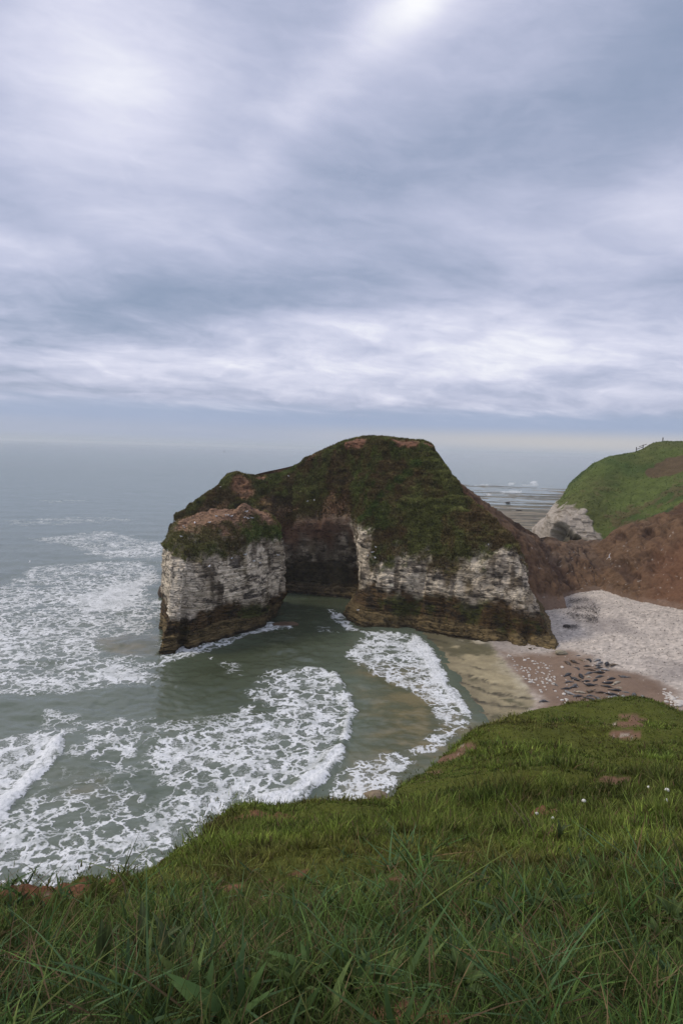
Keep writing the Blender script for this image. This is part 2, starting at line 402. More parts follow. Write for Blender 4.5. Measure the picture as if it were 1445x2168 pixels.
# ------------------------------------------------------------------ sea
FOAM = [  # (outline measured in the photo, density, softness in metres)
    ([(700, 1415), (735, 1450), (755, 1500), (752, 1560), (725, 1620), (680, 1665), (640, 1705), (470, 1750), (330, 1850), (240, 1850), (225, 1765), (320, 1690), (262, 1620), (300, 1560), (480, 1525), (570, 1500), (515, 1470), (560, 1422), (640, 1405)], 0.60, 3.0),
    ([(700, 1418), (737, 1452), (758, 1500), (755, 1560), (728, 1620), (685, 1665), (640, 1712), (560, 1722), (450, 1760), (500, 1695), (600, 1665), (665, 1618), (705, 1565), (722, 1500), (700, 1450)], 0.95, 1.6),
    ([(880, 1343), (928, 1388), (957, 1450), (992, 1488), (1014, 1532), (960, 1572), (900, 1625), (860, 1665), (800, 1710), (640, 1730), (690, 1660), (740, 1615), (800, 1590), (880, 1575), (930, 1540), (880, 1490), (800, 1440), (715, 1392), (740, 1350), (800, 1332)], 0.64, 2.4),
    ([(868, 1340), (892, 1345), (931, 1388), (959, 1450), (994, 1488), (1016, 1532), (992, 1532), (945, 1490), (905, 1440), (880, 1395), (845, 1372)], 0.90, 1.0),
    ([(143, 1538), (137, 1592), (60, 1682), (0, 1752), (-150, 1860), (-150, 1560), (0, 1557), (80, 1545)], 0.70, 2.2),
    ([(145, 1538), (140, 1594), (62, 1684), (0, 1755), (-90, 1830), (-90, 1730), (0, 1680), (66, 1620), (95, 1570)], 0.97, 0.9),
    ([(-150, 1900), (-150, 1690), (0, 1700), (120, 1600), (170, 1545), (300, 1535), (330, 1690), (430, 1790), (260, 1930), (100, 1960), (-100, 1960)], 0.48, 2.5),
    ([(-150, 1485), (-150, 1250), (0, 1240), (110, 1238), (230, 1208), (345, 1185), (352, 1300), (338, 1370), (330, 1448), (180, 1468), (0, 1480)], 0.52, 4.0),
    ([(95, 1268), (200, 1235), (350, 1212), (350, 1292), (220, 1312), (120, 1312)], 0.86, 6.0),
    ([(150, 1425), (250, 1408), (334, 1385), (332, 1448), (230, 1456)], 0.84, 4.0),
    ([(-150, 1330), (60, 1310), (200, 1330), (120, 1380), (-150, 1420)], 0.66, 6.0),
    ([(-30, 1100), (180, 1090), (330, 1098), (200, 1112), (20, 1118)], 0.26, 8.0), ([(20, 1060), (150, 1054), (260, 1060), (120, 1068)], 0.22, 10.0),
    ([(30, 1140), (230, 1119), (352, 1145), (352, 1190), (190, 1184), (110, 1152)], 0.40, 6.0),
    ([(-40, 1250), (60, 1196), (340, 1178), (330, 1225), (100, 1245)], 0.42, 5.0),
    ([(190, 1172), (350, 1150), (350, 1172), (230, 1182)], 0.62, 3.0),
    ([(332, 1375), (420, 1366), (560, 1318), (580, 1333), (450, 1378), (330, 1412)], 0.58, 1.6),
    ([(545, 1316), (600, 1316), (634, 1332), (560, 1336)], 0.75, 1.5),
    ([(690, 1290), (720, 1296), (770, 1335), (880, 1348), (800, 1352), (715, 1336)], 0.62, 1.6),
    ([(640, 1320), (720, 1320), (730, 1345), (650, 1345)], 0.42, 2.0),
    ([(505, 1495), (545, 1488), (540, 1512), (500, 1512)], 0.55, 1.2),
    ([(460, 1395), (530, 1398), (525, 1440), (470, 1430)], 0.30, 3.0),
    ([(60, 1490), (330, 1510), (600, 1490), (480, 1560), (300, 1600), (60, 1560)], 0.40, 4.0),
    ([(995, 1026), (1042, 1024), (1042, 1027), (995, 1029)], 0.7, 6.0), ([(1072, 1020), (1092, 1020), (1090, 1026), (1072, 1025)], 0.7, 4.0),
    ([(1090, 1025), (1150, 1023), (1140, 1028), (1095, 1028)], 0.62, 8.0), ([(1025, 1044), (1046, 1040), (1044, 1049), (1026, 1050)], 0.92, 4.0),
    ([(1055, 1040), (1085, 1036), (1120, 1041), (1060, 1044)], 0.8, 4.0), ([(1010, 1050), (1030, 1048), (1022, 1056), (1010, 1056)], 0.6, 4.0),
    ([(1120, 1018), (1140, 1018), (1140, 1022), (1120, 1022)], 0.85, 4.0)]
CALM = [([(185, 1352), (270, 1340), (338, 1352), (330, 1386), (210, 1395)], 0.9, 3.0), ([(120, 1600), (250, 1590), (310, 1650), (280, 1690), (140, 1700), (60, 1690)], 0.55, 3.0),
        ([(60, 1395), (150, 1385), (150, 1415), (70, 1420)], 0.3, 2.0)]
def m_sea():
    m, nt, b = material('sea_water')
    P = nt.node('ShaderNodeNewGeometry').outputs['Position']
    a = nt.node('ShaderNodeSeparateColor'); nt.l.new(nt.attr(), a.inputs[0]); D, OL, GR = a.outputs[0], a.outputs[1], a.outputs[2]
    x, y, z = nt.sep(P)
    flat = nt.xyz(x, y, 0.0)
    dist = nt.m('SQRT', nt.m('ADD', nt.m('MULTIPLY', x, x), nt.m('MULTIPLY', y, y)))
    # ---- water colour: grey green, olive over the rock floor, deeper green in the pool
    n0, _ = nt.noise(flat, 0.035, 4, 0.55)
    far = nt.sstep(dist, 90, 420)
    body = nt.mix(nt.sstep(n0, 0.35, 0.65), (0.100, 0.126, 0.090), (0.130, 0.155, 0.114))
    body = nt.mix(far, body, (0.095, 0.148, 0.122))
    n1, _ = nt.noise(flat, 0.22, 4, 0.6)
    body = nt.mix(nt.m('MULTIPLY', OL, nt.sstep(n1, 0.2, 0.7, 0.65, 1.0)), body, nt.mix(nt.sstep(n1, 0.4, 0.62), (0.10, 0.098, 0.05), (0.20, 0.17, 0.09)))
    body = nt.mix(GR, body, nt.mix(n1, (0.040, 0.052, 0.028), (0.066, 0.080, 0.045)))
    # ---- lace of foam
    _, wc = nt.noise(flat, 0.55, 3, 0.55)
    _, wc2 = nt.noise(flat, 2.2, 3, 0.6)
    wv = nt.vm('ADD', nt.vm('SCALE', nt.vm('SUBTRACT', wc, (0.5, 0.5, 0.5)), scale=3.4), nt.vm('SCALE', nt.vm('SUBTRACT', wc2, (0.5, 0.5, 0.5)), scale=0.6))
    fp = nt.vm('ADD', nt.vm('MULTIPLY', flat, (0.80, 0.62, 1.0)), wv)
    e1 = nt.voro(fp, 0.60, 'DISTANCE_TO_EDGE')
    e2 = nt.voro(nt.vm('ADD', fp, (3.1, 9.2, 0)), 1.9, 'DISTANCE_TO_EDGE')
    nz, _ = nt.noise(flat, 0.16, 4, 0.6)
    nf, _ = nt.noise(nt.vm('MULTIPLY', flat, (1.0, 0.6, 1)), 3.0, 5, 0.7)
    dd = nt.m('ADD', D, nt.m('MULTIPLY', nt.m('MULTIPLY', nt.m('SUBTRACT', nz, 0.5), 1.3), nt.m('MULTIPLY', nt.sstep(D, 0.02, 0.3), nt.sstep(D, 1.0, 0.8))))
    w1 = nt.m('MULTIPLY', nt.m('MAXIMUM', nt.m('SUBTRACT', dd, 0.10), 0.0), 0.25)
    w2 = nt.m('MULTIPLY', nt.m('MAXIMUM', nt.m('SUBTRACT', dd, 0.42), 0.0), 0.30)
    wob = nt.m('MULTIPLY', nt.m('SUBTRACT', nf, 0.5), 0.10)
    L1 = nt.sstep(nt.m('SUBTRACT', nt.m('SUBTRACT', w1, e1), wob), -0.055, 0.06)
    L1 = nt.m('MULTIPLY', L1, nt.sstep(dd, 0.12, 0.3))
    L2 = nt.m('MULTIPLY', nt.sstep(nt.m('SUBTRACT', nt.m('SUBTRACT', w2, e2), wob), -0.06, 0.09), nt.sstep(dd, 0.45, 0.7))
    solid = nt.sstep(nt.m('ADD', D, nt.m('MULTIPLY', nt.m('SUBTRACT', nf, 0.5), 0.55)), 0.72, 0.96)
    ops, _ = nt.noise(nt.vm('ADD', flat, (31.0, 7.0, 0)), 0.35, 4, 0.6)
    thin = nt.sstep(ops, 0.30, 0.60, 0.55, 1.0)
    foam = nt.m('MAXIMUM', nt.m('MULTIPLY', nt.m('MAXIMUM', L1, nt.m('MULTIPLY', L2, 0.75)), thin), solid)
    foam = nt.m('MULTIPLY', foam, nt.sstep(nf, 0.2, 0.5, 0.72, 1.0), clamp=True)
    veil = nt.m('MULTIPLY', nt.sstep(D, 0.1, 0.9), 0.22)       # milky water between the strands
    body = nt.mix(veil, body, (0.34, 0.36, 0.33))
    fcol = nt.mix(nt.sstep(nf, 0.3, 0.7), (0.62, 0.65, 0.65), (0.86, 0.87, 0.87))
    nt.l.new(nt.mix(foam, body, fcol), b.inputs['Base Color'])
    nt.l.new(nt.m('ADD', 0.13, nt.m('MULTIPLY', foam, 0.7)), b.inputs['Roughness'])
    b.inputs['IOR'].default_value = 1.33
    nt.l.new(nt.m('SUBTRACT', 0.5, nt.m('MULTIPLY', foam, 0.35)), b.inputs['Specular IOR Level'])
    # ---- ripples
    r1, _ = nt.noise(nt.vm('MULTIPLY', flat, (0.55, 1.0, 1.0)), 0.9, 5, 0.6)
    r2, _ = nt.noise(nt.vm('MULTIPLY', flat, (0.6, 1.0, 1.0)), 0.11, 6, 0.65, 0.8)
    h = nt.m('ADD', nt.m('MULTIPLY', r1, 0.20), nt.m('MULTIPLY', r2, nt.sstep(dist, 120, 900, 0.3, 2.4)))
    h = nt.m('ADD', h, nt.m('MULTIPLY', foam, 0.16))
    nt.l.new(nt.bump(h, 1.0, 0.45), b.inputs['Normal'])
    return m
def build_sea():
    rows = np.concatenate([np.geomspace(30, 42, 8)[:-1], 1.0 / np.linspace(1 / 42.0, 1 / 1500.0, 430), np.geomspace(1500, 20500, 26)[1:]])
    az = np.concatenate([np.linspace(rad(-175), rad(-44), 40)[:-1], np.linspace(rad(-44), rad(-33), 20)[:-1], np.linspace(rad(-33), rad(33), 620), np.linspace(rad(33), rad(44), 20)[1:], np.linspace(rad(44), rad(175), 40)[1:]])
    A, Rr = np.meshgrid(az, rows, indexing='ij'); nu, nv = A.shape
    X = Rr * np.sin(A); Yv = Rr * np.cos(A); P = np.c_[X.ravel(), Yv.ravel()]; P3 = np.c_[P, np.zeros(len(P))]
    D = np.zeros(len(P)); lift = np.zeros(len(P))
    near = (Rr.ravel() < 1200) & (np.abs(A.ravel()) < rad(50)); I = np.where(near)[0]; Q = P[I]
    wob = 1.1 * fbm(P3[I], 0.35, 4, 31) + 1.2 * fbm(P3[I], 0.09, 3, 35)
    for k, (poly, dens, soft) in enumerate(FOAM):
        d = poly_dist(Q, [onz(*p)[:2] for p in poly]) + wob * min(soft / 2.0, 2.5)
        f = dens * sm(d, -0.1 * soft, soft)
        D[I] = np.maximum(D[I], f)
        if dens > 0.88 and k < 12: lift[I] = np.maximum(lift[I], (0.55 if k in (1, 5) else 0.25) * sm(d, 0.1, 1.6) * np.exp(-np.clip(d, 0, None) / 3.0))
    for poly, amt, soft in CALM:
        d = poly_dist(Q, [onz(*p)[:2] for p in poly]) + wob; D[I] *= 1 - amt * sm(d, -soft * 0.3, soft)
    ol = np.zeros(len(P)); gr = np.zeros(len(P))
    d = poly_dist(Q, [onz(*p)[:2] for p in [(735, 1395), (800, 1400), (900, 1400), (1010, 1500), (1030, 1560), (860, 1720), (690, 1730), (760, 1570), (765, 1480)]]) + 2 * wob
    ol[I] = sm(d, -2, 5)
    d2 = poly_dist(Q, [onz(*p)[:2] for p in [(190, 1352), (270, 1342), (338, 1352), (335, 1390), (230, 1392)]]) + wob
    ol[I] = np.maximum(ol[I], 0.8 * sm(d2, -1, 2.5))
    d3 = poly_dist(Q, [onz(*p)[:2] for p in [(100, 1650), (230, 1640), (300, 1700), (200, 1720), (100, 1710)]]) + 2 * wob
    ol[I] = np.maximum(ol[I], 0.45 * sm(d3, -2, 5))
    d = poly_dist(Q, [onz(*p)[:2] for p in [(300, 1420), (450, 1335), (560, 1300), (610, 1245), (770, 1245), (750, 1400), (660, 1420), (540, 1500), (330, 1530)]]) + 2 * wob
    gr[I] = sm(d + 4 * fbm(P3[I], 0.05, 3, 61), -9, 15)
    # swell and chop
    _, s = shore_h(Q)
    amp = np.clip(-s / 14, 0.12, 1)
    rr = Rr.ravel()[I]
    cell = np.clip(1 - (rr - 150) / 500, 0, 1)
    z = np.zeros(len(P))
    sw = 0.14 * np.sin((Q[:, 0] * -0.30 + Q[:, 1] * 0.95) * 0.33 + 5.0 * fbm(P3[I], 0.02, 3, 41))
    z[I] = amp * cell * (sw * 0.6 + 0.28 * fbm(P3[I], (0.22, 0.35, 1), 4, 43) + 0.10 * fbm(P3[I], (0.9, 1.4, 1), 3, 47)) + 0.06 * sm(-s, 40, 0) - 0.4 * sm(s, 0.3, 4.0)
    z += lift * (1 + 0.35 * np.interp(np.arange(len(P)), np.arange(len(P)), fbm(P3, 0.8, 3, 53)))
    z[I] += 0.05 * D[I] * fbm(P3[I], 1.3, 3, 57)
    Fc = grid_faces(nu, nv)
    me = mesh_np('sea', np.c_[P, z], Fc, m_sea(), np.c_[D, ol, gr])
    o = link('sea', me); tag(o, 'grey green sea with white foam washing into the cove', 'sea', kind='structure')
build_sea()

# ------------------------------------------------------------------ chalk headland
def pt(a):
    """('p', x, y, Y) photo point at depth Y; ('z', x, y, z) photo point on height z; (x, y, z) metres"""
    if a[0] == 'p': return ony(*a[1:])
    if a[0] == 'z': return onz(*a[1:])
    return np.array(a, float)
def p(x, y, Y): return ('p', x, y, Y)
def z0(x, y, z=0.0): return ('z', x, y, z)
def ribs_of(rows):
    out = []
    for r in rows:
        pts = [pt(a) for a in r]; foot = pts[0].copy(); foot[2] = -3.0
        out.append([foot] + pts)
    return np.array(out)
def near_pts(G, pts, r):
    """soft mask around survey points"""
    m = np.zeros(G.shape[:2])
    for q, rr in zip(pts, r): m = np.maximum(m, 1 - sm(np.linalg.norm(G - q, axis=-1), rr * 0.55, rr * 1.15))
    return m
def rock_relief(G, N, v, kz, seed, blocks=1.0, damp=None):
    """kz: dict of v positions: waterline, ledge, band, chalk top"""
    edge = 0.5 * fbm(G, 0.12, 3, seed + 2) + 0.35 * fbm(G, (0.35, 0.35, 0.08), 3, seed + 4)
    rockm = 1 - sm(v + edge, kz['top'] - 0.25, kz['top'] + 0.35)          # 1 on rock, 0 on turf
    low = 1 - sm(v, kz['ledge'] - 0.15, kz['ledge'] + 0.25)
    z = G[..., 2] + 0.7 * fbm(G, 0.09, 2, seed) + 0.28 * fbm(G, 0.45, 2, seed + 1)
    along = G[..., 0] * 0.8 + G[..., 1] * 0.6 + 0.5 * fbm(G, 0.5, 2, seed + 6)
    d = 0; pr0 = 0; fr0 = None
    for k, (th, ln, am) in enumerate([(0.85, 2.1, 0.34), (0.42, 0.8, 0.24)]):
        q = z / th; b = np.floor(q); fr = q - b
        u = along / ln + 7 * _hash(b, b * 0, b * 0, seed + 20 * k); seg = np.floor(u); fu = u - seg
        pr = _hash(b, seg, b * 0, seed + 3 + 20 * k) - 0.5; bedp = _hash(b, b * 0 + 7, b * 0, seed + 5 + 20 * k) - 0.5
        msk = sm(fbm(G, 0.22, 3, seed + 60 + k), -0.35, 0.25)
        joint = -0.20 * th * msk * (np.exp(-(fr / 0.15) ** 2) + np.exp(-((1 - fr) / 0.15) ** 2) + 0.6 * np.exp(-(fu / 0.10) ** 2))
        d = d + am * pr * (0.35 + 0.65 * msk) + am * 0.8 * bedp * (0.25 + 1.1 * low) + joint * (1 + 0.8 * low)
        pr0 = pr0 + pr * (0.6 if k == 0 else 0.5)
        if k == 0: fr0 = fr
    d = rockm * blocks * d
    d = d + rockm * (1.2 * fbm(G, (0.13, 0.13, 0.06), 4, seed + 9) + 0.55 * fbm(G, (0.5, 0.5, 0.30), 4, seed + 13))
    gul = fbm(G, (0.22, 0.22, 0.03), 3, seed + 17)
    d = d - rockm * 1.2 * sm(gul, 0.15, 0.6) - 0.5 * (1 - sm(v, kz['top'] + 0.2, kz['top'] + 1.6))
    turf = 1 - rockm
    d = d + turf * (1.0 * fbm(G, (0.08, 0.08, 0.12), 3, seed + 21) + 0.8 * fbm(G, (0.32, 0.32, 1.0), 4, seed + 25) + 0.30 * fbm(G, (1.1, 1.1, 2.6), 2, seed + 29))
    if damp is not None: d = d * (1 - damp)
    return G + N * d[..., None], rockm, low, fr0, pr0
CH = np.array([0.68, 0.585, 0.44])
def rock_colour(G, v, kz, rockm, low, fr, pr, seed, soil=None, lush=0.5):
    n1 = fbm(G, 0.25, 4, seed + 31); n2 = fbm(G, 0.9, 4, seed + 35); n3 = fbm(G, (0.35, 0.35, 0.06), 4, seed + 39); n4 = fbm(G, (0.5, 0.5, 1.6), 4, seed + 43)
    c = CH * (1 + 0.28 * n2 + 0.30 * pr)[..., None]
    c = mixc(c, (0.29, 0.235, 0.165), 0.65 * sm(n1, -0.2, 0.4))
    c = mixc(c, (0.072, 0.06, 0.048), 0.9 * sm(n4 + 0.45 * n1 + 0.25 * n3, 0.02, 0.34))
    strk = fbm(G, (0.45, 0.45, 0.05), 4, seed + 61); c = mixc(c, (0.085, 0.062, 0.038), 0.8 * sm(strk + 0.25 * (v - kz['top']) + 0.10, 0.0, 0.35))                 # dark holes and guano-stained ledges
    c = mixc(c, (0.17, 0.125, 0.05), 0.55 * sm(n3, 0.10, 0.5))                                # ochre runs
    c = mixc(c, (0.05, 0.045, 0.04), 0.45 * (np.exp(-(fr / 0.10) ** 2)) * sm(n1, -0.3, 0.3))
    # algae band and wet ledges
    bd = v + 0.42 * n1 + 0.40 * n3 + 0.15 * n2
    f = 1 - sm(bd, kz['band'] - 0.22, kz['band'] + 0.22)
    dk = np.ones_like(c) * np.array([0.090, 0.055, 0.022])
    dk = mixc(dk, (0.060, 0.062, 0.014), sm(n1 + 0.5 * n2, -0.05, 0.35)); dk = mixc(dk, (0.022, 0.018, 0.012), 0.8 * sm(n4 - 0.2 * n1, 0.0, 0.4))
    c = c * (1 - f[..., None]) + dk * f[..., None]
    g = 1 - sm(v + 0.22 * n1, kz['ledge'] - 0.1, kz['ledge'] + 0.12)
    lg = np.ones_like(c) * np.array([0.165, 0.118, 0.052]) * (1 + 0.5 * pr + 0.4 * n2)[..., None]
    lg = mixc(lg, (0.035, 0.026, 0.014), 0.7 * np.exp(-(fr / 0.18) ** 2) * sm(n1, -0.4, 0.2)); lg = mixc(lg, (0.05, 0.036, 0.015), 0.6 * sm(n4, 0.05, 0.4))
    c = c * (1 - g[..., None]) + lg * g[..., None]
    wet = 1 - sm(G[..., 2] + 0.35 * n2, 0.25, 0.8); c = c * (1 - 0.7 * wet * (v < kz['ledge']))[..., None]
    # turf
    t = sm(v + 0.5 * fbm(G, 0.12, 3, seed + 2) + 0.35 * fbm(G, (0.35, 0.35, 0.08), 3, seed + 4) + 0.35 * n1 + 0.4 * n2, kz['top'] - 0.25, kz['top'] + 0.30)
    gt = np.ones_like(c) * np.array([0.155, 0.150, 0.052])
    gt = mixc(gt, (0.088, 0.122, 0.030), lush * sm(fbm(G, 0.07, 3, seed + 51), -0.15, 0.3)); gt = mixc(gt, (0.145, 0.095, 0.050), 0.9 * sm(fbm(G, 0.11, 4, seed + 55) + 0.5 * fbm(G, 0.5, 3, seed + 56), -0.05, 0.35))
    gt = mixc(gt, (0.150, 0.140, 0.055), 0.55 * sm(fbm(G, (0.6, 0.6, 1.5), 3, seed + 59), 0.1, 0.5)); dsl = fbm(G, (0.35, 0.35, 0.05), 4, seed + 65); gt = mixc(gt, (0.150, 0.088, 0.046), 0.6 * sm(dsl + 0.4 * n1, 0.15, 0.45)); gt = gt * np.clip(1 + 0.6 * n2 + 0.5 * fbm(G, (0.3, 0.3, 0.9), 3, seed + 63), 0.3, 2.0)[..., None]
    c = c * (1 - t[..., None]) + gt * t[..., None]
    bare = np.zeros_like(t)
    if soil is not None:
        so = np.ones_like(c) * np.array([0.215, 0.105, 0.060]) * (1 + 0.3 * n2 + 0.2 * n4)[..., None]
        bare = np.clip(soil, 0, 1); c = c * (1 - bare[..., None]) + so * bare[..., None]
    return np.clip(c, 0.008, 0.8), t * (1 - bare)
def tuft_mesh(name, G, cover, col, n, hgt, wid, mat, parent, seed, droop=0.35, vis=None):
    """small tussocks standing on a grid surface"""
    r = np.random.default_rng(seed)
    e1 = G[1:, :-1] - G[:-1, :-1]; e2 = G[:-1, 1:] - G[:-1, :-1]; cr = np.cross(e1, e2); area = np.linalg.norm(cr, axis=-1)
    w = area * cover[:-1, :-1]
    if vis is not None: w = w * vis[:-1, :-1]
    w = w.ravel(); k = r.choice(len(w), n, p=w / w.sum()); i, j = np.unravel_index(k, area.shape)
    a = r.random((n, 2)); base = G[i, j] + e1[i, j] * a[:, :1] + e2[i, j] * a[:, 1:]
    c = col[i, j] * (0.45 + 1.25 * r.random((n, 1))) * np.array([1.0, 1.08, 0.95])
    nn = cr[i, j] / np.maximum(area[i, j], 1e-9)[:, None]; nn = np.where(nn[:, 2:] < 0, -nn, nn)
    V = []; C = []
    for b in range(3):
        d = nn * 0.6 + np.array([0, 0, 0.55]) + r.normal(0, 0.45, (n, 3)); d /= np.linalg.norm(d, axis=1, keepdims=True)
        side = np.cross(d, r.normal(0, 1, (n, 3))); side /= np.linalg.norm(side, axis=1, keepdims=True)
        L = hgt * (0.5 + r.random((n, 1))); ww = wid * (0.5 + r.random((n, 1)))
        V += [base - side * ww - nn * 0.05, base + side * ww - nn * 0.05, base + d * L - np.array([0, 0, 1]) * L * droop * r.random((n, 1))]
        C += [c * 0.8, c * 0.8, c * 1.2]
    V = np.stack(V, 1).reshape(-1, 3); C = np.stack(C, 1).reshape(-1, 3)
    F3 = np.arange(len(V)).reshape(-1, 3)
    o = link(name, mesh_np(name, V, F3, mat, np.clip(C, 0.01, 0.5), smooth=False), parent); o['kind'] = 'stuff'
    return o

HEAD = ribs_of([
    # waterline           ledge                 band top              chalk top             slope                 slope                 brow                 crest
    [(-43, 162, 0), (-42.5, 162, 3), (-42, 162, 7), (-41.5, 162, 11.5), (-41, 163, 13.5), p(369, 1103, 164), p(370, 1094, 165.5), p(384, 1086, 168)],
    [(-33, 152, 0), (-33, 152.5, 3), (-32.6, 153, 7), p(420, 1150, 154), p(418, 1120, 157), p(417, 1090, 161), p(424, 1058, 165), p(436, 1049, 168)],
    [(-21, 150, 0), (-21, 150.5, 3), (-21, 151, 7), p(515, 1140, 151.5), p(512, 1100, 155), p(506, 1055, 160), p(500, 1006, 165.5), p(506, 1003, 168)],
    [(-15, 150.5, 0), (-15, 151, 3), (-15, 151, 7.5), p(560, 1135, 152), p(560, 1095, 155.5), p(556, 1050, 160.5), p(548, 1013, 165.5), p(552, 1008, 168)],
    [z0(607, 1258), p(606, 1232, 152), p(604, 1198, 152), p(600, 1128, 152.5), p(602, 1085, 156), p(604, 1042, 160.5), p(600, 1003, 165.5), p(606, 996, 168)],
    [z0(680, 1265), p(684, 1232, 150.5), p(690, 1195, 152.5), p(680, 1120, 151.5), p(672, 1066, 155), p(668, 1012, 159.5), p(660, 970, 163.5), p(664, 962, 166)],
    [z0(748, 1276), p(756, 1240, 149), p(752, 1195, 151), p(744, 1105, 147), p(738, 1052, 149.5), p(726, 992, 154), p(714, 946, 158), p(722, 936, 161)],
    [z0(722, 1299), p(741, 1268, 135), p(753, 1236, 135.2), p(750, 1112, 138.5), p(770, 1055, 142), p(768, 992, 147.5), p(742, 936, 152.5), p(750, 928, 156)],
    [z0(775, 1331), p(780, 1292, 127.6), p(788, 1246, 128.4), p(786, 1178, 130), p(798, 1085, 136), p(800, 1003, 143.5), p(786, 932, 150), p(788, 923, 154)],
    [z0(885, 1342), p(884, 1302, 123.2), p(882, 1256, 124), p(874, 1192, 125.8), p(868, 1095, 132), p(862, 1003, 140.5), p(850, 939, 147.5), p(846, 929, 152)],
    [z0(972, 1356), p(968, 1316, 119.2), p(964, 1262, 120), p(958, 1188, 122.4), p(944, 1095, 129), p(926, 1003, 138.5), p(900, 945, 146), p(897, 935, 150)],
    [z0(1012, 1363), p(1010, 1325, 117.6), p(1006, 1270, 118.4), p(1000, 1184, 121.6), p(980, 1104, 127.8), p(952, 1022, 136.8), p(911, 951, 145.2), p(910, 938, 149)],
    [z0(1066, 1373), p(1064, 1336, 115.6), p(1060, 1278, 116.6), p(1048, 1178, 120.4), p(1018, 1112, 126.5), p(982, 1050, 134), p(938, 978, 142.5), p(928, 968, 147)],
    [z0(1124, 1382, 0.4), p(1122, 1345, 113.8), p(1116, 1290, 115), p(1104, 1186, 119), p(1074, 1142, 123.6), p(1038, 1100, 130), p(994, 1058, 137.5), p(972, 1030, 143)],
    [z0(1178, 1382, 0.6), p(1166, 1342, 114.4), p(1150, 1292, 116.5), p(1118, 1216, 121), p(1100, 1174, 124), p(1080, 1140, 128), p(1044, 1098, 134.5), p(1012, 1068, 141)]])
def front_to_back(rib_front, backs):
    """close the loft: back ribs run to the same crest points as the front"""
    crest = rib_front[:, -1]; n = len(rib_front); m = len(backs)
    out = []
    for j, b in enumerate(backs):
        s = (n - 1) * (1 - (j + 0.5) / m) if m > 1 else (n - 1) / 2
        i = int(min(n - 2, s)); c = crest[i] * (1 - (s - i)) + crest[i + 1] * (s - i)
        foot = np.array(b, float); pts = [np.array([foot[0], foot[1], -3.0]), foot]
        for t, zt in [(0.10, 0.08), (0.22, 0.18), (0.4, 0.34), (0.6, 0.54), (0.8, 0.76), (0.93, 0.93)]:
            q = foot * (1 - t) + c * t; q[2] = foot[2] * (1 - zt) + c[2] * zt; pts.append(q)
        out.append(pts + [c])
    return np.array(out)
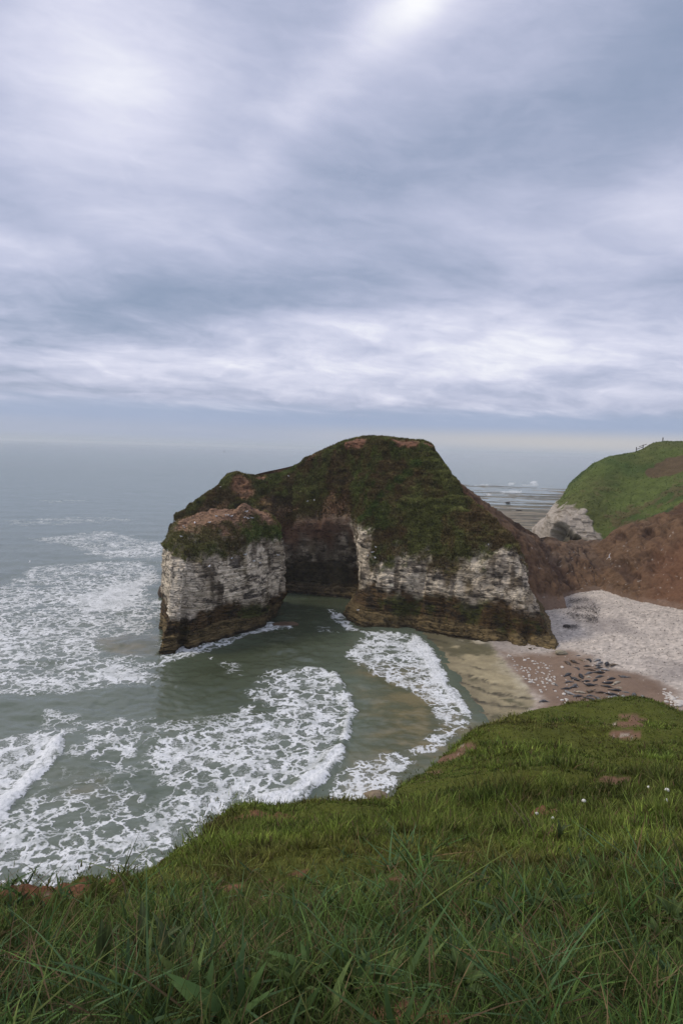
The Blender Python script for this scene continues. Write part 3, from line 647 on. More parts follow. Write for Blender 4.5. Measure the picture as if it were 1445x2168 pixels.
def build_headland():
    back = front_to_back(HEAD, [(39, 121, 1), (42, 142, 2), (36, 168, 0), (18, 182, 0), (0, 190, 0), (-20, 188, 0), (-38, 182, 0), (-45, 172, 0)])
    ribs = np.concatenate([HEAD, back]); n = len(HEAD)
    uc = [26, 34, 26, 30, 50, 44, 56, 50, 62, 54, 28, 34, 48, 36] + [24] + [10] * 7 + [10]
    vc = [6, 26, 34, 56, 44, 44, 40, 10]
    G, us, vs = loft(ribs, uc, vc, closed=True)
    N = grid_normals(G, True); v = np.broadcast_to(vs, G.shape[:2]).copy()
    kz = dict(water=1, ledge=2.0, band=3.0, top=4.05)
    # cove wall keeps bare brown earth above the chalk; nose has turf further down
    fade = sm(vs, 8.0, 7.6) * sm(vs, 0.2, 1.0)
    G2, rockm, low, fr, pr = rock_relief(G, N, v, kz, 100, 1.0, 0.65 * near_pts(G, [ony(640, 1130, 151), ony(690, 1130, 151), ony(730, 1120, 150), ony(600, 1130, 151), ony(650, 1080, 154), ony(700, 1075, 153)], [7, 7, 5, 7, 5, 5]) * (us < 6.4)[:, None])
    G2 = G * (1 - fade[None, :, None]) + G2 * fade[None, :, None]
    cr = G2[:, -1].copy()
    soil = near_pts(G2, [ony(758, 934, 151.5), ony(735, 938, 153), ony(850, 943, 148.5), ony(872, 947, 147.5), ony(835, 940, 149), ony(906, 944, 147)], [2.3, 1.8, 2.1, 2.2, 1.7, 1.3])
    soil = np.maximum(soil, 0.85 * near_pts(G2, [ony(510, 1030, 163), ony(520, 1042, 161), ony(505, 1018, 164), ony(660, 968, 164), ony(552, 1010, 166)], [3.0, 2.6, 2.0, 1.6, 1.6]))
    wall = near_pts(G2, [ony(640, 1085, 154.5), ony(680, 1090, 153.5), ony(720, 1080, 151), ony(610, 1095, 155), ony(560, 1075, 158), ony(450, 1090, 160), ony(400, 1095, 160)], [6, 7, 6, 5, 4, 5, 5])
    soil = np.maximum(soil, 0.62 * wall * sm(fbm(G2, (0.3, 0.3, 0.12), 4, 77), -0.25, 0.25))
    ridge = near_pts(G2, [ony(x, y, Y) for x, y, Y in [(985, 1035, 141), (1010, 1062, 139), (968, 1015, 142), (1035, 1085, 137), (955, 1000, 143), (1060, 1105, 134)]], [1.6, 1.8, 1.4, 1.6, 1.2, 1.4])
    soil = np.maximum(soil, 0.9 * ridge)
    backm = np.zeros(G.shape[:2]); backm[us > n - 0.9] = 1
    soil = np.maximum(soil, backm * sm(v, 3, 4.5) * 0.9)
    c, turf = rock_colour(G2, v, kz, rockm, low, fr, pr, 100, soil)
    lf = ((us < 4.3)[:, None]) * sm(v, 3.0, 4.0) * (1 - sm(v, 5.9, 6.7)) * sm(fbm(G2, 0.35, 3, 81), -0.5, 0.1); c = mixc(c, np.array([0.060, 0.042, 0.026]) * (1 + 0.6 * fbm(G2, 0.9, 3, 82))[..., None], 0.75 * lf)  # brown earth, with the shade on the left arm also put into the colour
    mx = wall * sm(v, 3.1, 4.0) * (1 - sm(v, 4.8, 5.6)) * 0.5
    c = mixc(c, (0.10, 0.055, 0.03), mx)
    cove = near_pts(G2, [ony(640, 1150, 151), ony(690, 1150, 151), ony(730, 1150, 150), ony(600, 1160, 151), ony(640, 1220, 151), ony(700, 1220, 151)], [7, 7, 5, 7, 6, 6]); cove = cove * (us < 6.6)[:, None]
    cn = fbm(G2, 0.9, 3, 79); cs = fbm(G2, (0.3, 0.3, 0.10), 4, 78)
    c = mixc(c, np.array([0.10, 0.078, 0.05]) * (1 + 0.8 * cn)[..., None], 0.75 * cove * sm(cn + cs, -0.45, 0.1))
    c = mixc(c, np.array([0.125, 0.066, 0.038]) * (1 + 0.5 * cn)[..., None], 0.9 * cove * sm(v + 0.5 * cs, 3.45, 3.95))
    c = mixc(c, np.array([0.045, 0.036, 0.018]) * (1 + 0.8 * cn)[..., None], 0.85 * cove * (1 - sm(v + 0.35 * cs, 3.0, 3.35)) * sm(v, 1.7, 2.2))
    spine = near_pts(G2, [ony(x, y, Y) for x, y, Y in [(880, 985, 142), (862, 1003, 140.5), (845, 1020, 140), (828, 1038, 139.5), (810, 1055, 139), (795, 1072, 138.5), (780, 1088, 138.5), (765, 1102, 138.5)]], [1.5] * 8)
    c = mixc(c, np.array([0.085, 0.135, 0.034]), 0.7 * spine * turf)
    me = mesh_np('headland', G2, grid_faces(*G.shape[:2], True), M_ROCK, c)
    o = link('headland', me); tag(o, 'large chalk headland with steep dark turf slopes and a flat red topped summit', 'headland', kind='structure')
    vis = np.zeros(G.shape[:2]); vis[us < n + 0.5] = 1
    tuft_mesh('turf', G2, turf ** 2, c, 95000, 0.38, 0.12, M_TUFT, o, 5, vis=vis)
    return G2
HG = build_headland()

# ------------------------------------------------------------------ sea stack in front of it
STACK = ribs_of([
    [(-34.2, 130, 0), (-34.2, 130, 3), (-34.2, 130, 6.5), (-33.8, 129.5, 13.2), (-33.0, 129, 16), (-30.5, 128.5, 18.5), (-27, 128, 19.6)],
    [p(341, 1366, 110), p(345, 1330, 110), p(352, 1280, 111), p(343, 1170, 114), p(350, 1147, 116.5), p(372, 1123, 120), p(398, 1110, 124.5)],
    [z0(334, 1385), p(344, 1345, 106), p(356, 1302, 107.4), p(362, 1190, 109.5), p(372, 1160, 112.5), p(392, 1128, 117.5), p(420, 1104, 123)],
    [z0(376, 1381), p(378, 1345, 106.4), p(380, 1305, 107), p(392, 1196, 109.6), p(398, 1168, 112), p(415, 1128, 117.5), p(440, 1098, 123)],
    [z0(386, 1372), p(386, 1345, 108.8), p(388, 1306, 109), p(402, 1200, 110.4), p(410, 1170, 112.8), p(428, 1128, 118), p(452, 1096, 123)],
    [z0(400, 1374), p(400, 1342, 107.8), p(402, 1303, 108.6), p(420, 1205, 110.6), p(426, 1172, 113), p(442, 1126, 118.2), p(462, 1094, 123)],
    [z0(470, 1357), p(472, 1322, 113.4), p(476, 1284, 113.2), p(482, 1206, 115), p(486, 1162, 118), p(490, 1118, 121.2), p(492, 1090, 124)],
    [z0(530, 1336), p(532, 1306, 119.6), p(534, 1272, 119), p(532, 1190, 120), p(530, 1146, 121.8), p(526, 1108, 124), p(520, 1083, 126)],
    [z0(574, 1314), p(576, 1288, 126.6), p(580, 1262, 125.6), p(574, 1158, 126), p(566, 1132, 126.8), p(556, 1110, 127.6), p(540, 1092, 128)],
    [z0(598, 1293), p(602, 1274, 134), p(608, 1250, 132.5), p(604, 1168, 131.4), p(594, 1136, 131.4), p(578, 1114, 130.8), p(552, 1098, 130)],
    [(-11.5, 143, 0), (-11, 142, 4), (-11, 141, 8), (-12.5, 140, 15), (-13.5, 139, 17.5), (-15, 137, 19), (-16, 134, 19.8)],
    [(-21, 146, 0), (-21, 145.5, 4), (-21, 145, 8), (-21, 143, 15), (-20.5, 141, 17.5), (-20, 138.5, 19), (-20, 135, 20.2)],
    [(-32, 142, 0), (-31.5, 142, 4), (-31, 141.5, 8), (-30, 140, 14), (-29, 138, 16.5), (-27.5, 136, 18.5), (-25, 133, 19.8)]])
def build_stack():
    top = np.array([ony(470, 1096, 126.5), ony(470, 1096, 126.5)])
    ctr = STACK[:, -1].mean(0)
    capped = np.concatenate([STACK, (STACK[:, -1:] * 0.45 + ctr * 0.55), np.repeat(ctr[None, None], len(STACK), 0)], 1)
    capped[:, -2, 2] = np.maximum(capped[:, -2, 2], STACK[:, -1, 2].mean() - 0.4); capped[:, -1, 2] = STACK[:, -1, 2].max() - 0.7
    uc = [40, 26, 34, 20, 20, 60, 56, 52, 40, 26, 20, 20, 24]; vc = [6, 40, 44, 84, 30, 36, 22, 12, 8]
    G, us, vs = loft(capped, uc, vc, closed=True)
    N = grid_normals(G, True); v = np.broadcast_to(vs, G.shape[:2]).copy()
    kz = dict(water=1, ledge=2.0, band=2.85, top=4.55)
    fade = sm(vs, 9.0, 8.0) * sm(vs, 0.2, 1.0)
    G2, rockm, low, fr, pr = rock_relief(G, N, v, kz, 200, 1.0)
    G2 = G * (1 - fade[None, :, None]) + G2 * fade[None, :, None]
    # small earth knoll on the top
    kn = ony(520, 1092, 125.5); G2[..., 2] += 1.15 * np.exp(-(((G2[..., 0] - kn[0]) / 2.2) ** 2 + ((G2[..., 1] - kn[1]) / 2.4) ** 2)) * sm(v, 5.5, 6.5)
    soil = 0.9 * sm(v + 0.8 * fbm(G2, 0.3, 4, 88) + 0.35 * fbm(G2, 1.2, 3, 89), 5.6, 6.4)
    c, turf = rock_colour(G2, v, kz, rockm, low, fr, pr, 200, soil, 0.9); c = mixc(c, (0.30, 0.185, 0.115), 0.6 * soil)
    gt = sm(v, 5.0, 5.6) * (1 - soil); c = mixc(c, (0.19, 0.155, 0.07), 0.65 * gt * sm(us[:, None] + 0 * v, 7.5, 5.0)); c = mixc(c, (0.30, 0.25, 0.18), 0.7 * sm(fbm(G2, 0.9, 3, 91), 0.12, 0.35) * sm(v, 4.3, 4.6) * sm(us[:, None] + 0 * v, 8.0, 6.0) * (1 - soil))
    # left face made lighter in the colour, as if lit from that side
    lit_face = near_pts(G2, [ony(362, 1205, 111), ony(375, 1240, 110), ony(372, 1285, 109), ony(352, 1190, 113), ony(385, 1310, 108)], [4, 4, 3.6, 4, 2.5]) * sm(v, 2.7, 3.0) * (1 - sm(v, 4.1, 4.45))
    c = mixc(c, np.array([0.68, 0.59, 0.46]), 0.8 * lit_face)
    # open joint between pillar and wall, its shade darkened into the colour
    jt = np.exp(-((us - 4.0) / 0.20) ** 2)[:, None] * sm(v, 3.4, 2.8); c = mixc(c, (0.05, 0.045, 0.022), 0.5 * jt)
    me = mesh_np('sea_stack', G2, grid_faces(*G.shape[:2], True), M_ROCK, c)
    o = link('sea_stack', me); tag(o, 'squat white chalk stack with a brown earth cap standing in front of the headland', 'rock stack')
    tuft_mesh('turf', G2, turf ** 2, c, 14000, 0.36, 0.09, M_TUFT, o, 6)
    return G2
SG = build_stack()

# ------------------------------------------------------------------ clay neck joining headland and mainland
def build_neck():
    def row(front, crest, back):
        f, c, b = pt(front), pt(crest), pt(back); foot = f.copy(); foot[2] = f[2] - 2
        foot[1] -= 2
        m1 = f * 0.72 + c * 0.28; m1[2] += 0.2; m2 = f * 0.35 + c * 0.65; m2[2] += 1.0
        e = c * 0.8 + b * 0.2; e[2] = c[2] - 0.6; m3 = c * 0.45 + b * 0.55
        return [foot, f, m1, m2, c, e, m3, b]
    def fb(x, y): return tuple(onshore(x, y))
    rows = [row((38, 136, 3), p(930, 985, 152), (20, 178, 10)), row((42, 138, 3), p(968, 1012, 151), (30, 182, 6)), row((46, 140, 3), p(1010, 1056, 152), (46, 184, 2)),
            row((47, 140, 3), p(1055, 1092, 155), (58, 186, 0)), row(fb(1150, 1292), p(1100, 1124, 160), (66, 192, -1)), row(fb(1185, 1268), p(1150, 1140, 166), (76, 198, -1)),
            row(fb(1225, 1254), p(1200, 1148, 170), (86, 203, -1)), row(fb(1270, 1249), p(1250, 1150, 172), (98, 205, -1)), row(fb(1315, 1262), p(1300, 1122, 171), (115, 205, 1)),
            row(fb(1360, 1275), p(1345, 1098, 168), (128, 200, 5)), row(fb(1400, 1282), p(1390, 1084, 165), (140, 195, 9)), row(fb(1450, 1292), p(1450, 1056, 161), (155, 185, 14)),
            row(fb(1520, 1310), p(1540, 1010, 152), (165, 170, 20)), row(fb(1620, 1360), p(1640, 970, 138), (170, 150, 26)), row((96, 100, 3), p(1800, 930, 118), (170, 120, 31))]
    G, us, vs = loft(rows, [10, 16, 18, 20, 28, 28, 28, 28, 28, 28, 34, 30, 20, 16], [6, 40, 46, 46, 10, 8, 8])
    N = grid_normals(G); v = np.broadcast_to(vs, G.shape[:2])
    f = sm(vs, 1.0, 1.5)[None, :]
    run = fbm(G, (0.28, 0.12, 0.05), 4, 301)
    rill = np.abs(fbm(G, (0.55, 0.25, 0.03), 3, 309))
    d = f * (1.5 * fbm(G, 0.06, 3, 303) - 1.4 * sm(run, 0.05, 0.5) - 0.30 * sm(rill, 0.16, 0.0) + 0.55 * fbm(G, 0.35, 4, 305) + 0.25 * fbm(G, 1.1, 3, 307))
    G2 = G + N * d[..., None]
    n1 = fbm(G2, 0.10, 4, 311); n2 = fbm(G2, 0.7, 4, 313)
    c = np.ones_like(G2) * np.array([0.138, 0.083, 0.047]) * (1 + 0.45 * n2)[..., None]
    c = mixc(c, (0.070, 0.042, 0.030), 0.7 * sm(run + 0.4 * n1, 0.0, 0.4)); c = mixc(c, (0.175, 0.125, 0.085), 0.55 * sm(n1, 0.15, 0.5))
    c = mixc(c, (0.055, 0.034, 0.024), 0.6 * sm(rill, 0.10, 0.0)); red = sm(us[:, None] + 1.2 * n1 + 0 * v, 8.3, 10.2) * sm(v + 0.6 * n1, 3.1, 2.2); c = mixc(c, (0.165, 0.082, 0.046), 0.7 * red)
    sc = sm(v + 0.3 * n2, 1.35, 1.1); c = mixc(c, (0.24, 0.17, 0.125), 0.6 * sc)
    gr = np.maximum(near_pts(G2, [onshore(1152, 1280), onshore(1160, 1268), onshore(1143, 1262)], [3.0, 2.6, 2.6]) * sm(n2, -0.3, 0.2), sm(us[:, None] + 0.7 * n2 + 0 * v, 8.7, 9.4) * sm(v + 0.35 * n1, 3.75, 4.0))
    gr = np.maximum(gr, 0.0); c = mixc(c, (0.045, 0.075, 0.022), gr)
    wh = sm(fbm(G2, 1.7, 2, 317), 0.62, 0.75) * (v < 3.2); c = mixc(c, (0.38, 0.34, 0.29), 0.8 * wh)
    me = mesh_np('clay_bank', G2, grid_faces(*G.shape[:2]), M_CLAY, np.clip(c, 0.01, 0.7))
    o = link('clay_bank', me); tag(o, 'slumped red brown clay bank closing the back of the shingle beach', 'clay bank', kind='structure')
    tuft_mesh('turf', G2, gr, c, 5000, 0.45, 0.12, M_TUFT, o, 8)
    return G2
NG = build_neck()

# ------------------------------------------------------------------ green cliff beyond
def build_far_cliff():
    def row(*a): return [pt(q) for q in a]
    rows = [row((95, 300, -2), (95, 300, 5), (97, 298, 12), (101, 295, 20), (107, 292, 26), (112, 290, 28), (125, 290, 30)),
            row((74, 262, -2), (74, 262, 4), p(1166, 1090, 262), p(1190, 1062, 262), p(1205, 1030, 264), p(1222, 1010, 268), p(1240, 998, 275)),
            row((67, 228, -2), p(1160, 1140, 228), p(1158, 1100, 229), p(1174, 1072, 231), p(1200, 1044, 236), p(1236, 1002, 245), p(1252, 990, 255)),
            row((70, 219, -2), p(1172, 1150, 219), p(1178, 1120, 220), p(1192, 1078, 223), p(1226, 1030, 232), p(1274, 980, 246), p(1292, 968, 256)),
            row((79, 215, -2), p(1222, 1160, 215), p(1226, 1120, 216), p(1232, 1076, 219), p(1270, 1020, 232), p(1318, 966, 248), p(1334, 960, 260)),
            row((88, 211, -2), p(1268, 1165, 211), p(1266, 1135, 212), p(1280, 1096, 216), p(1312, 1020, 232), p(1355, 956, 250), p(1364, 950, 262)),
            row((100, 208, 0), p(1320, 1165, 206), p(1316, 1135, 208), p(1330, 1090, 214), p(1352, 1012, 232), p(1384, 943, 252), p(1388, 938, 264)),
            row((112, 203, 3), p(1380, 1150, 200), p(1376, 1120, 204), p(1386, 1070, 212), p(1400, 1000, 232), p(1420, 941, 252), p(1422, 936, 264)),
            row((128, 196, 6), p(1450, 1110, 190), p(1450, 1080, 196), p(1450, 1050, 206), p(1455, 990, 228), p(1462, 945, 250), p(1462, 937, 264)),
            row((160, 180, 10), p(1600, 1050, 180), p(1600, 1010, 190), p(1600, 985, 205), p(1600, 960, 225), p(1600, 940, 245), p(1600, 930, 264)),
            row((220, 150, 20), (218, 160, 26), (215, 175, 30), (215, 190, 32), (215, 210, 34), (215, 240, 36), (215, 264, 37))]
    ext = []
    for r in rows:
        q = np.array(r); back = q[-1] + np.array([40.0, 45.0, -1.5]); drop = back + np.array([5, 20, -40.0]); ext.append(list(q) + [back, drop])
    G, us, vs = loft(ext, [16, 30, 24, 40, 36, 36, 36, 34, 20, 10], [6, 40, 44, 44, 40, 10, 10, 4])
    N = grid_normals(G); v = np.broadcast_to(vs, G.shape[:2]); n0 = fbm(G, 0.08, 3, 401); n2 = fbm(G, 0.5, 4, 403)
    # where the chalk ends and the turf begins, by position along the cliff
    top = np.interp(us, [0, 1, 2, 3, 4, 4.6, 5.2, 6, 10], [4.4, 3.2, 3.05, 3.0, 2.9, 2.3, 1.75, 1.2, 0.8])[:, None]
    rk = 1 - sm(v + 0.5 * n0 + 0.45 * n2, top - 0.10, top + 0.14)
    q = G[..., 2] / 0.8; b = np.floor(q); seg = np.floor((G[..., 0] + G[..., 1] * 0.4) / 1.6); pr = _hash(b, seg, b * 0, 5) - 0.5
    d = rk * (0.5 * pr + 0.7 * fbm(G, (0.2, 0.2, 0.06), 4, 405)) + (1 - rk) * (0.8 * n0 + 0.35 * n2) * sm(vs, 7.5, 5.8)[None]
    hollow = near_pts(G, [ony(1178, 1135, 219), ony(1195, 1142, 218), ony(1215, 1148, 216), ony(1166, 1142, 222)], [4.5, 3.5, 2.5, 3.5])
    d = d - 5.0 * hollow                                         # sea cave at the foot
    G2 = G + N * d[..., None]
    c = np.ones_like(G2) * np.array([0.37, 0.325, 0.27]) * (1 + 0.22 * n2 + 0.25 * pr)[..., None]
    c = mixc(c, (0.20, 0.165, 0.12), 0.6 * sm(fbm(G, (0.4, 0.4, 1.0), 4, 407), 0.12, 0.4))
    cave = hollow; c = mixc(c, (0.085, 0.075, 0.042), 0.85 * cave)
    g = np.ones_like(G2) * np.array([0.092, 0.118, 0.032]); g = mixc(g, (0.062, 0.092, 0.026), sm(n0, 0.0, 0.4)); g = mixc(g, (0.10, 0.105, 0.035), 0.6 * sm(fbm(G, 0.05, 3, 411), 0.0, 0.4))
    g = mixc(g, (0.095, 0.07, 0.035), 0.7 * sm(n2 + n0, 0.15, 0.5) * sm(v, 4.4, 3.2)); g = g * (1 + 0.3 * n2)[..., None]
    br = near_pts(G2, [ony(1415, 1000, 234), ony(1440, 990, 236), ony(1392, 1008, 233), ony(1430, 1018, 229), ony(1460, 1000, 230)], [6.2, 7, 5.0, 5.0, 6]); br = sm(br + 0.25 * n2, 0.35, 0.6)
    g = mixc(g, np.array([0.105, 0.070, 0.042]), 0.9 * br)
    c = c * rk[..., None] + g * (1 - rk)[..., None]
    me = mesh_np('far_cliff', G2, grid_faces(*G.shape[:2]), M_HILL, np.clip(c, 0.01, 0.7))
    o = link('far_cliff', me); tag(o, 'rounded green cliff with a white chalk foot beyond the clay bank', 'cliff', kind='structure')
    tuft_mesh('turf', G2, (1 - rk) * (v < 6.5) * (1 - br), c, 14000, 0.30, 0.12, M_TUFT, o, 9)
    return G2
FG = build_far_cliff()

# ------------------------------------------------------------------ reef flats behind the neck
def build_reef():
    xs = np.linspace(40, 300, 300); ys = 1 / np.linspace(1 / 225.0, 1 / 720.0, 330)
    G = np.stack(np.meshgrid(xs, ys, indexing='ij'), -1); P = G.reshape(-1, 2); P3 = np.c_[P, 0 * P[:, 0]]
    bx, by = P[:, 0], P[:, 1] + 0.10 * P[:, 0]
    strat = fbm(np.c_[bx * 0.018, by * 0.10, 0 * bx], 1.0, 4, 501); fine = fbm(np.c_[bx * 0.05, by * 0.32, 0 * bx], 1.0, 4, 503)
    q = (by + 14 * strat) / 7.5; fr = q - np.floor(q)
    near = sm(by, 450, 385); right = sm(bx - 0.30 * by, -22, 20)
    band2 = np.exp(-((by - 600) / 75) ** 2) * sm(bx - 0.33 * by, -16, 14)
    h = -0.42 + 1.0 * near * sm(bx - 0.22 * by, -14, 4) + 0.95 * band2 + 0.42 * strat + 0.26 * fine + 0.10 * (fr - 0.5) + 0.10 * right
    n2 = fbm(P3, 0.5, 3, 507)
    c = np.tile(np.array([0.215, 0.178, 0.118]), (len(P), 1)) * (1 + 0.5 * fine + 0.25 * n2)[:, None]
    c = mixc(c, (0.075, 0.075, 0.045), sm(strat, 0.0, 0.35) * 0.8); c = mixc(c, (0.03, 0.027, 0.02), 0.85 * np.exp(-((fr - 0.9) / 0.10) ** 2)); c = mixc(c, (0.30, 0.28, 0.235), 0.8 * sm(fbm(np.c_[bx * 0.1, by * 0.45, 0 * bx], 1.0, 3, 509), 0.35, 0.55))
    o = link('reef', mesh_np('reef', np.c_[P, h], grid_faces(*G.shape[:2]), M_BEACH, np.clip(c, 0.01, 0.6)))
    tag(o, 'flat brown rock ledges lying awash behind the clay bank', 'reef', kind='structure')
build_reef()

# ------------------------------------------------------------------ cliff top in the foreground
def build_cliff_top():
    cols = [  # photo column, then (row, distance) from the feet out to the brink
        (-900, [(2168, 1.75), (2080, 2.1), (2020, 2.6), (1980, 3.1), (1965, 3.5), (1960, 3.8), (1955, 4.2), (1950, 4.6)]),
        (-300, [(2168, 1.75), (2080, 2.15), (2020, 2.7), (1970, 3.4), (1945, 4.0), (1930, 4.5), (1918, 5.0), (1908, 5.5)]),
        (0, [(2168, 1.75), (2080, 2.2), (2020, 2.8), (1970, 3.5), (1945, 4.2), (1926, 4.9), (1912, 5.4), (1900, 6.0)]),
        (70, [(2168, 1.75), (2080, 2.2), (2020, 2.8), (1970, 3.5), (1945, 4.2), (1926, 4.9), (1912, 5.4), (1900, 6.0)]),
        (100, [(2168, 1.75), (2080, 2.2), (2020, 2.8), (1975, 3.5), (1955, 4.0), (1940, 4.6), (1928, 5.0), (1917, 5.4)]),
        (190, [(2168, 1.76), (2080, 2.2), (2010, 2.85), (1965, 3.6), (1940, 4.3), (1920, 5.0), (1905, 5.6), (1890, 6.2)]),
        (370, [(2168, 1.76), (2080, 2.2), (2000, 2.9), (1945, 3.8), (1900, 5.0), (1868, 6.4), (1838, 7.8), (1812, 9.2)]),
        (480, [(2168, 1.76), (2075, 2.25), (1995, 2.95), (1930, 4.0), (1870, 6.0), (1810, 8.8), (1762, 11.6), (1718, 14.2)]),
        (560, [(2168, 1.76), (2075, 2.25), (1990, 3.0), (1920, 4.1), (1855, 6.2), (1790, 9.2), (1740, 12.2), (1698, 15.2)]),
        (690, [(2168, 1.76), (2070, 2.3), (1980, 3.05), (1905, 4.2), (1840, 6.4), (1780, 9.4), (1734, 12.2), (1694, 15.0)]),
        (810, [(2168, 1.76), (2070, 2.3), (1975, 3.1), (1890, 4.4), (1825, 6.8), (1768, 9.8), (1728, 12.6), (1694, 15.4)]),
        (850, [(2168, 1.76), (2070, 2.3), (1970, 3.15), (1885, 4.5), (1818, 7.0), (1762, 10.2), (1712, 14.0), (1668, 18.0)]),
        (950, [(2168, 1.77), (2070, 2.3), (1965, 3.2), (1875, 4.6), (1800, 7.6), (1738, 11.5), (1668, 17.0), (1592, 22.5)]),
        (1060, [(2168, 1.78), (2070, 2.35), (1960, 3.25), (1865, 4.8), (1780, 8.2), (1710, 12.6), (1620, 19.0), (1524, 25.0)]),
        (1200, [(2168, 1.78), (2070, 2.35), (1955, 3.3), (1850, 5.0), (1764, 8.6), (1690, 13.0), (1595, 20.0), (1492, 27.5)]),
        (1345, [(2168, 1.80), (2070, 2.4), (1950, 3.35), (1845, 5.1), (1758, 8.8), (1680, 13.4), (1590, 20.0), (1482, 28.5)]),
        (1445, [(2168, 1.80), (2070, 2.4), (1950, 3.4), (1845, 5.1), (1760, 8.6), (1690, 12.8), (1610, 18.5), (1512, 26.5)]),
        (1700, [(2168, 1.85), (2070, 2.4), (1950, 3.4), (1850, 5.0), (1780, 8.0), (1730, 11.5), (1680, 15.5), (1630, 20.5)]),
        (2300, [(2168, 1.9), (2070, 2.5), (1960, 3.5), (1880, 5.0), (1840, 7.5), (1800, 10.0), (1770, 13.0), (1740, 16.0)])]
    rows = []
    for x, ks in cols:
        P = [ony(x, y, Y) for y, Y in ks]; e = P[-1]; d = (e - CAM)[:2]; d = d / np.linalg.norm(d); q = P[0]
        a = q[0] / q[1]
        back = [np.array([a * 3.2, -3.0, 32.2]), np.array([a * 2.6, -0.8, 31.75]), np.array([a * 2.1, 0.7, (31.6 + q[2]) / 2 + 0.2])]
        ev = lambda r, dz: np.array([e[0] + d[0] * r, e[1] + d[1] * r, max(e[2] + dz, -2.0)])
        k = 0.4 + 0.6 * min(1, e[1] / 15)
        rows.append(back + P + [ev(0.5 * k, -0.55 * k), ev(1.6 * k, -2.6 * k), ev(4.5 * k, -12 * k), ev(10 * k, -40)])
    G, us, vs = loft(rows, [6, 14, 14, 10, 20, 34, 30, 24, 36, 32, 16, 30, 32, 38, 40, 28, 20, 10], [4, 6, 8, 26, 26, 26, 26, 28, 30, 32, 10, 10, 8, 4])
    N = grid_normals(G); v = np.broadcast_to(vs, G.shape[:2]); dist = np.hypot(G[..., 0], G[..., 1])
    amp = np.clip(dist / 9, 0.45, 1.0)
    n1 = fbm(G, 0.25, 3, 601); n2 = fbm(G, 1.1, 4, 603)
    d = amp * (0.34 * n1 + 0.20 * n2) + sm(dist, 7, 13) * (0.55 * fbm(G, 0.17, 3, 607)) + sm(v, 10.2, 11.5) * (0.5 * fbm(G, 0.4, 4, 605))
    fx = 1 - np.exp(-((vs - 10) / 0.5) ** 2)[None] * 0.6
    G2 = G + np.array([0, 0, 1.0]) * (d * fx * (v > 1))[..., None]
    # bare earth patches
    E_ = lambda x, y, Y: ony(x, y, Y)
    def at(x, y):
        """nearest surface point seen at this photo position"""
        dd = ray(x, y); dd = dd / np.linalg.norm(dd); w = G2 - CAM; t = w @ dd; off = np.linalg.norm(w - t[..., None] * dd, axis=-1) / np.maximum(t, 0.5)
        off[v < 2] = 9; off[v > 10.3] = 9
        i = np.unravel_index(np.argmin(off), off.shape); return G2[i]
    bare_px = [(1330, 1535, 0.75), (1322, 1556, 0.6), (1342, 1520, 0.6), (1310, 1655, 0.5), (1150, 1726, 0.30), (1098, 1755, 0.22), (590, 1742, 0.32), (610, 1736, 0.25), (545, 1722, 0.3), (505, 1735, 0.35),
               (40, 1922, 0.34), (85, 1922, 0.3), (10, 1930, 0.35), (130, 1930, 0.26), (165, 1912, 0.24), (200, 1895, 0.2), (60, 1945, 0.2), (8, 2015, 0.20), (560, 1868, 0.12), (480, 1880, 0.16), (630, 1850, 0.12), (850, 1860, 0.16),
               (905, 1640, 0.5), (925, 1610, 0.5), (880, 1660, 0.45), (985, 1580, 0.4), (870, 2150, 0.12), (150, 1985, 0.12), (960, 1600, 0.5)]
    bare = near_pts(G2, [at(x, y) for x, y, r in bare_px], [r for x, y, r in bare_px])
    bare = sm(bare + 0.55 * fbm(G2, 2.2, 3, 609) + 0.3 * n2, 0.38, 0.68) * (bare > 0.02)
    bare = np.maximum(bare, sm(v + 0.4 * n2, 10.25, 10.8))
    lump = near_pts(G2, [at(x, y) for x, y, r in bare_px if x < 230 and y < 1950] + [at(1150, 1726), at(590, 1742)], [0.42] * 7 + [0.3, 0.35])
    G2[..., 2] += 0.17 * lump * (0.6 + 0.9 * fbm(G2, 6.0, 3, 611)) * (v < 10.4)
    soil = np.ones_like(G2) * np.array([0.150, 0.072, 0.040]) * (1 + 0.5 * n2)[..., None]
    soil = mixc(soil, (0.20, 0.13, 0.085), sm(dist, 12, 18) * 0.6); soil = mixc(soil, (0.42, 0.36, 0.29), 0.8 * sm(fbm(G2, 3.5, 2, 615), 0.42, 0.6))
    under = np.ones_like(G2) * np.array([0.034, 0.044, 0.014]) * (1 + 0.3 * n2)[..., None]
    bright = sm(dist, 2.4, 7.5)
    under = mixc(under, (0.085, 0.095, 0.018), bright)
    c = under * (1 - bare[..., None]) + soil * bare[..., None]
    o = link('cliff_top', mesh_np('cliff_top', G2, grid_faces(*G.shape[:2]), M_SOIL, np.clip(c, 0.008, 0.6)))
    tag(o, 'sloping grassy cliff top in the foreground with worn earth patches', 'cliff top', kind='structure')
    return G2, v, bare, dist, at
CG, CV, CBARE, CDIST, on_turf = build_cliff_top()

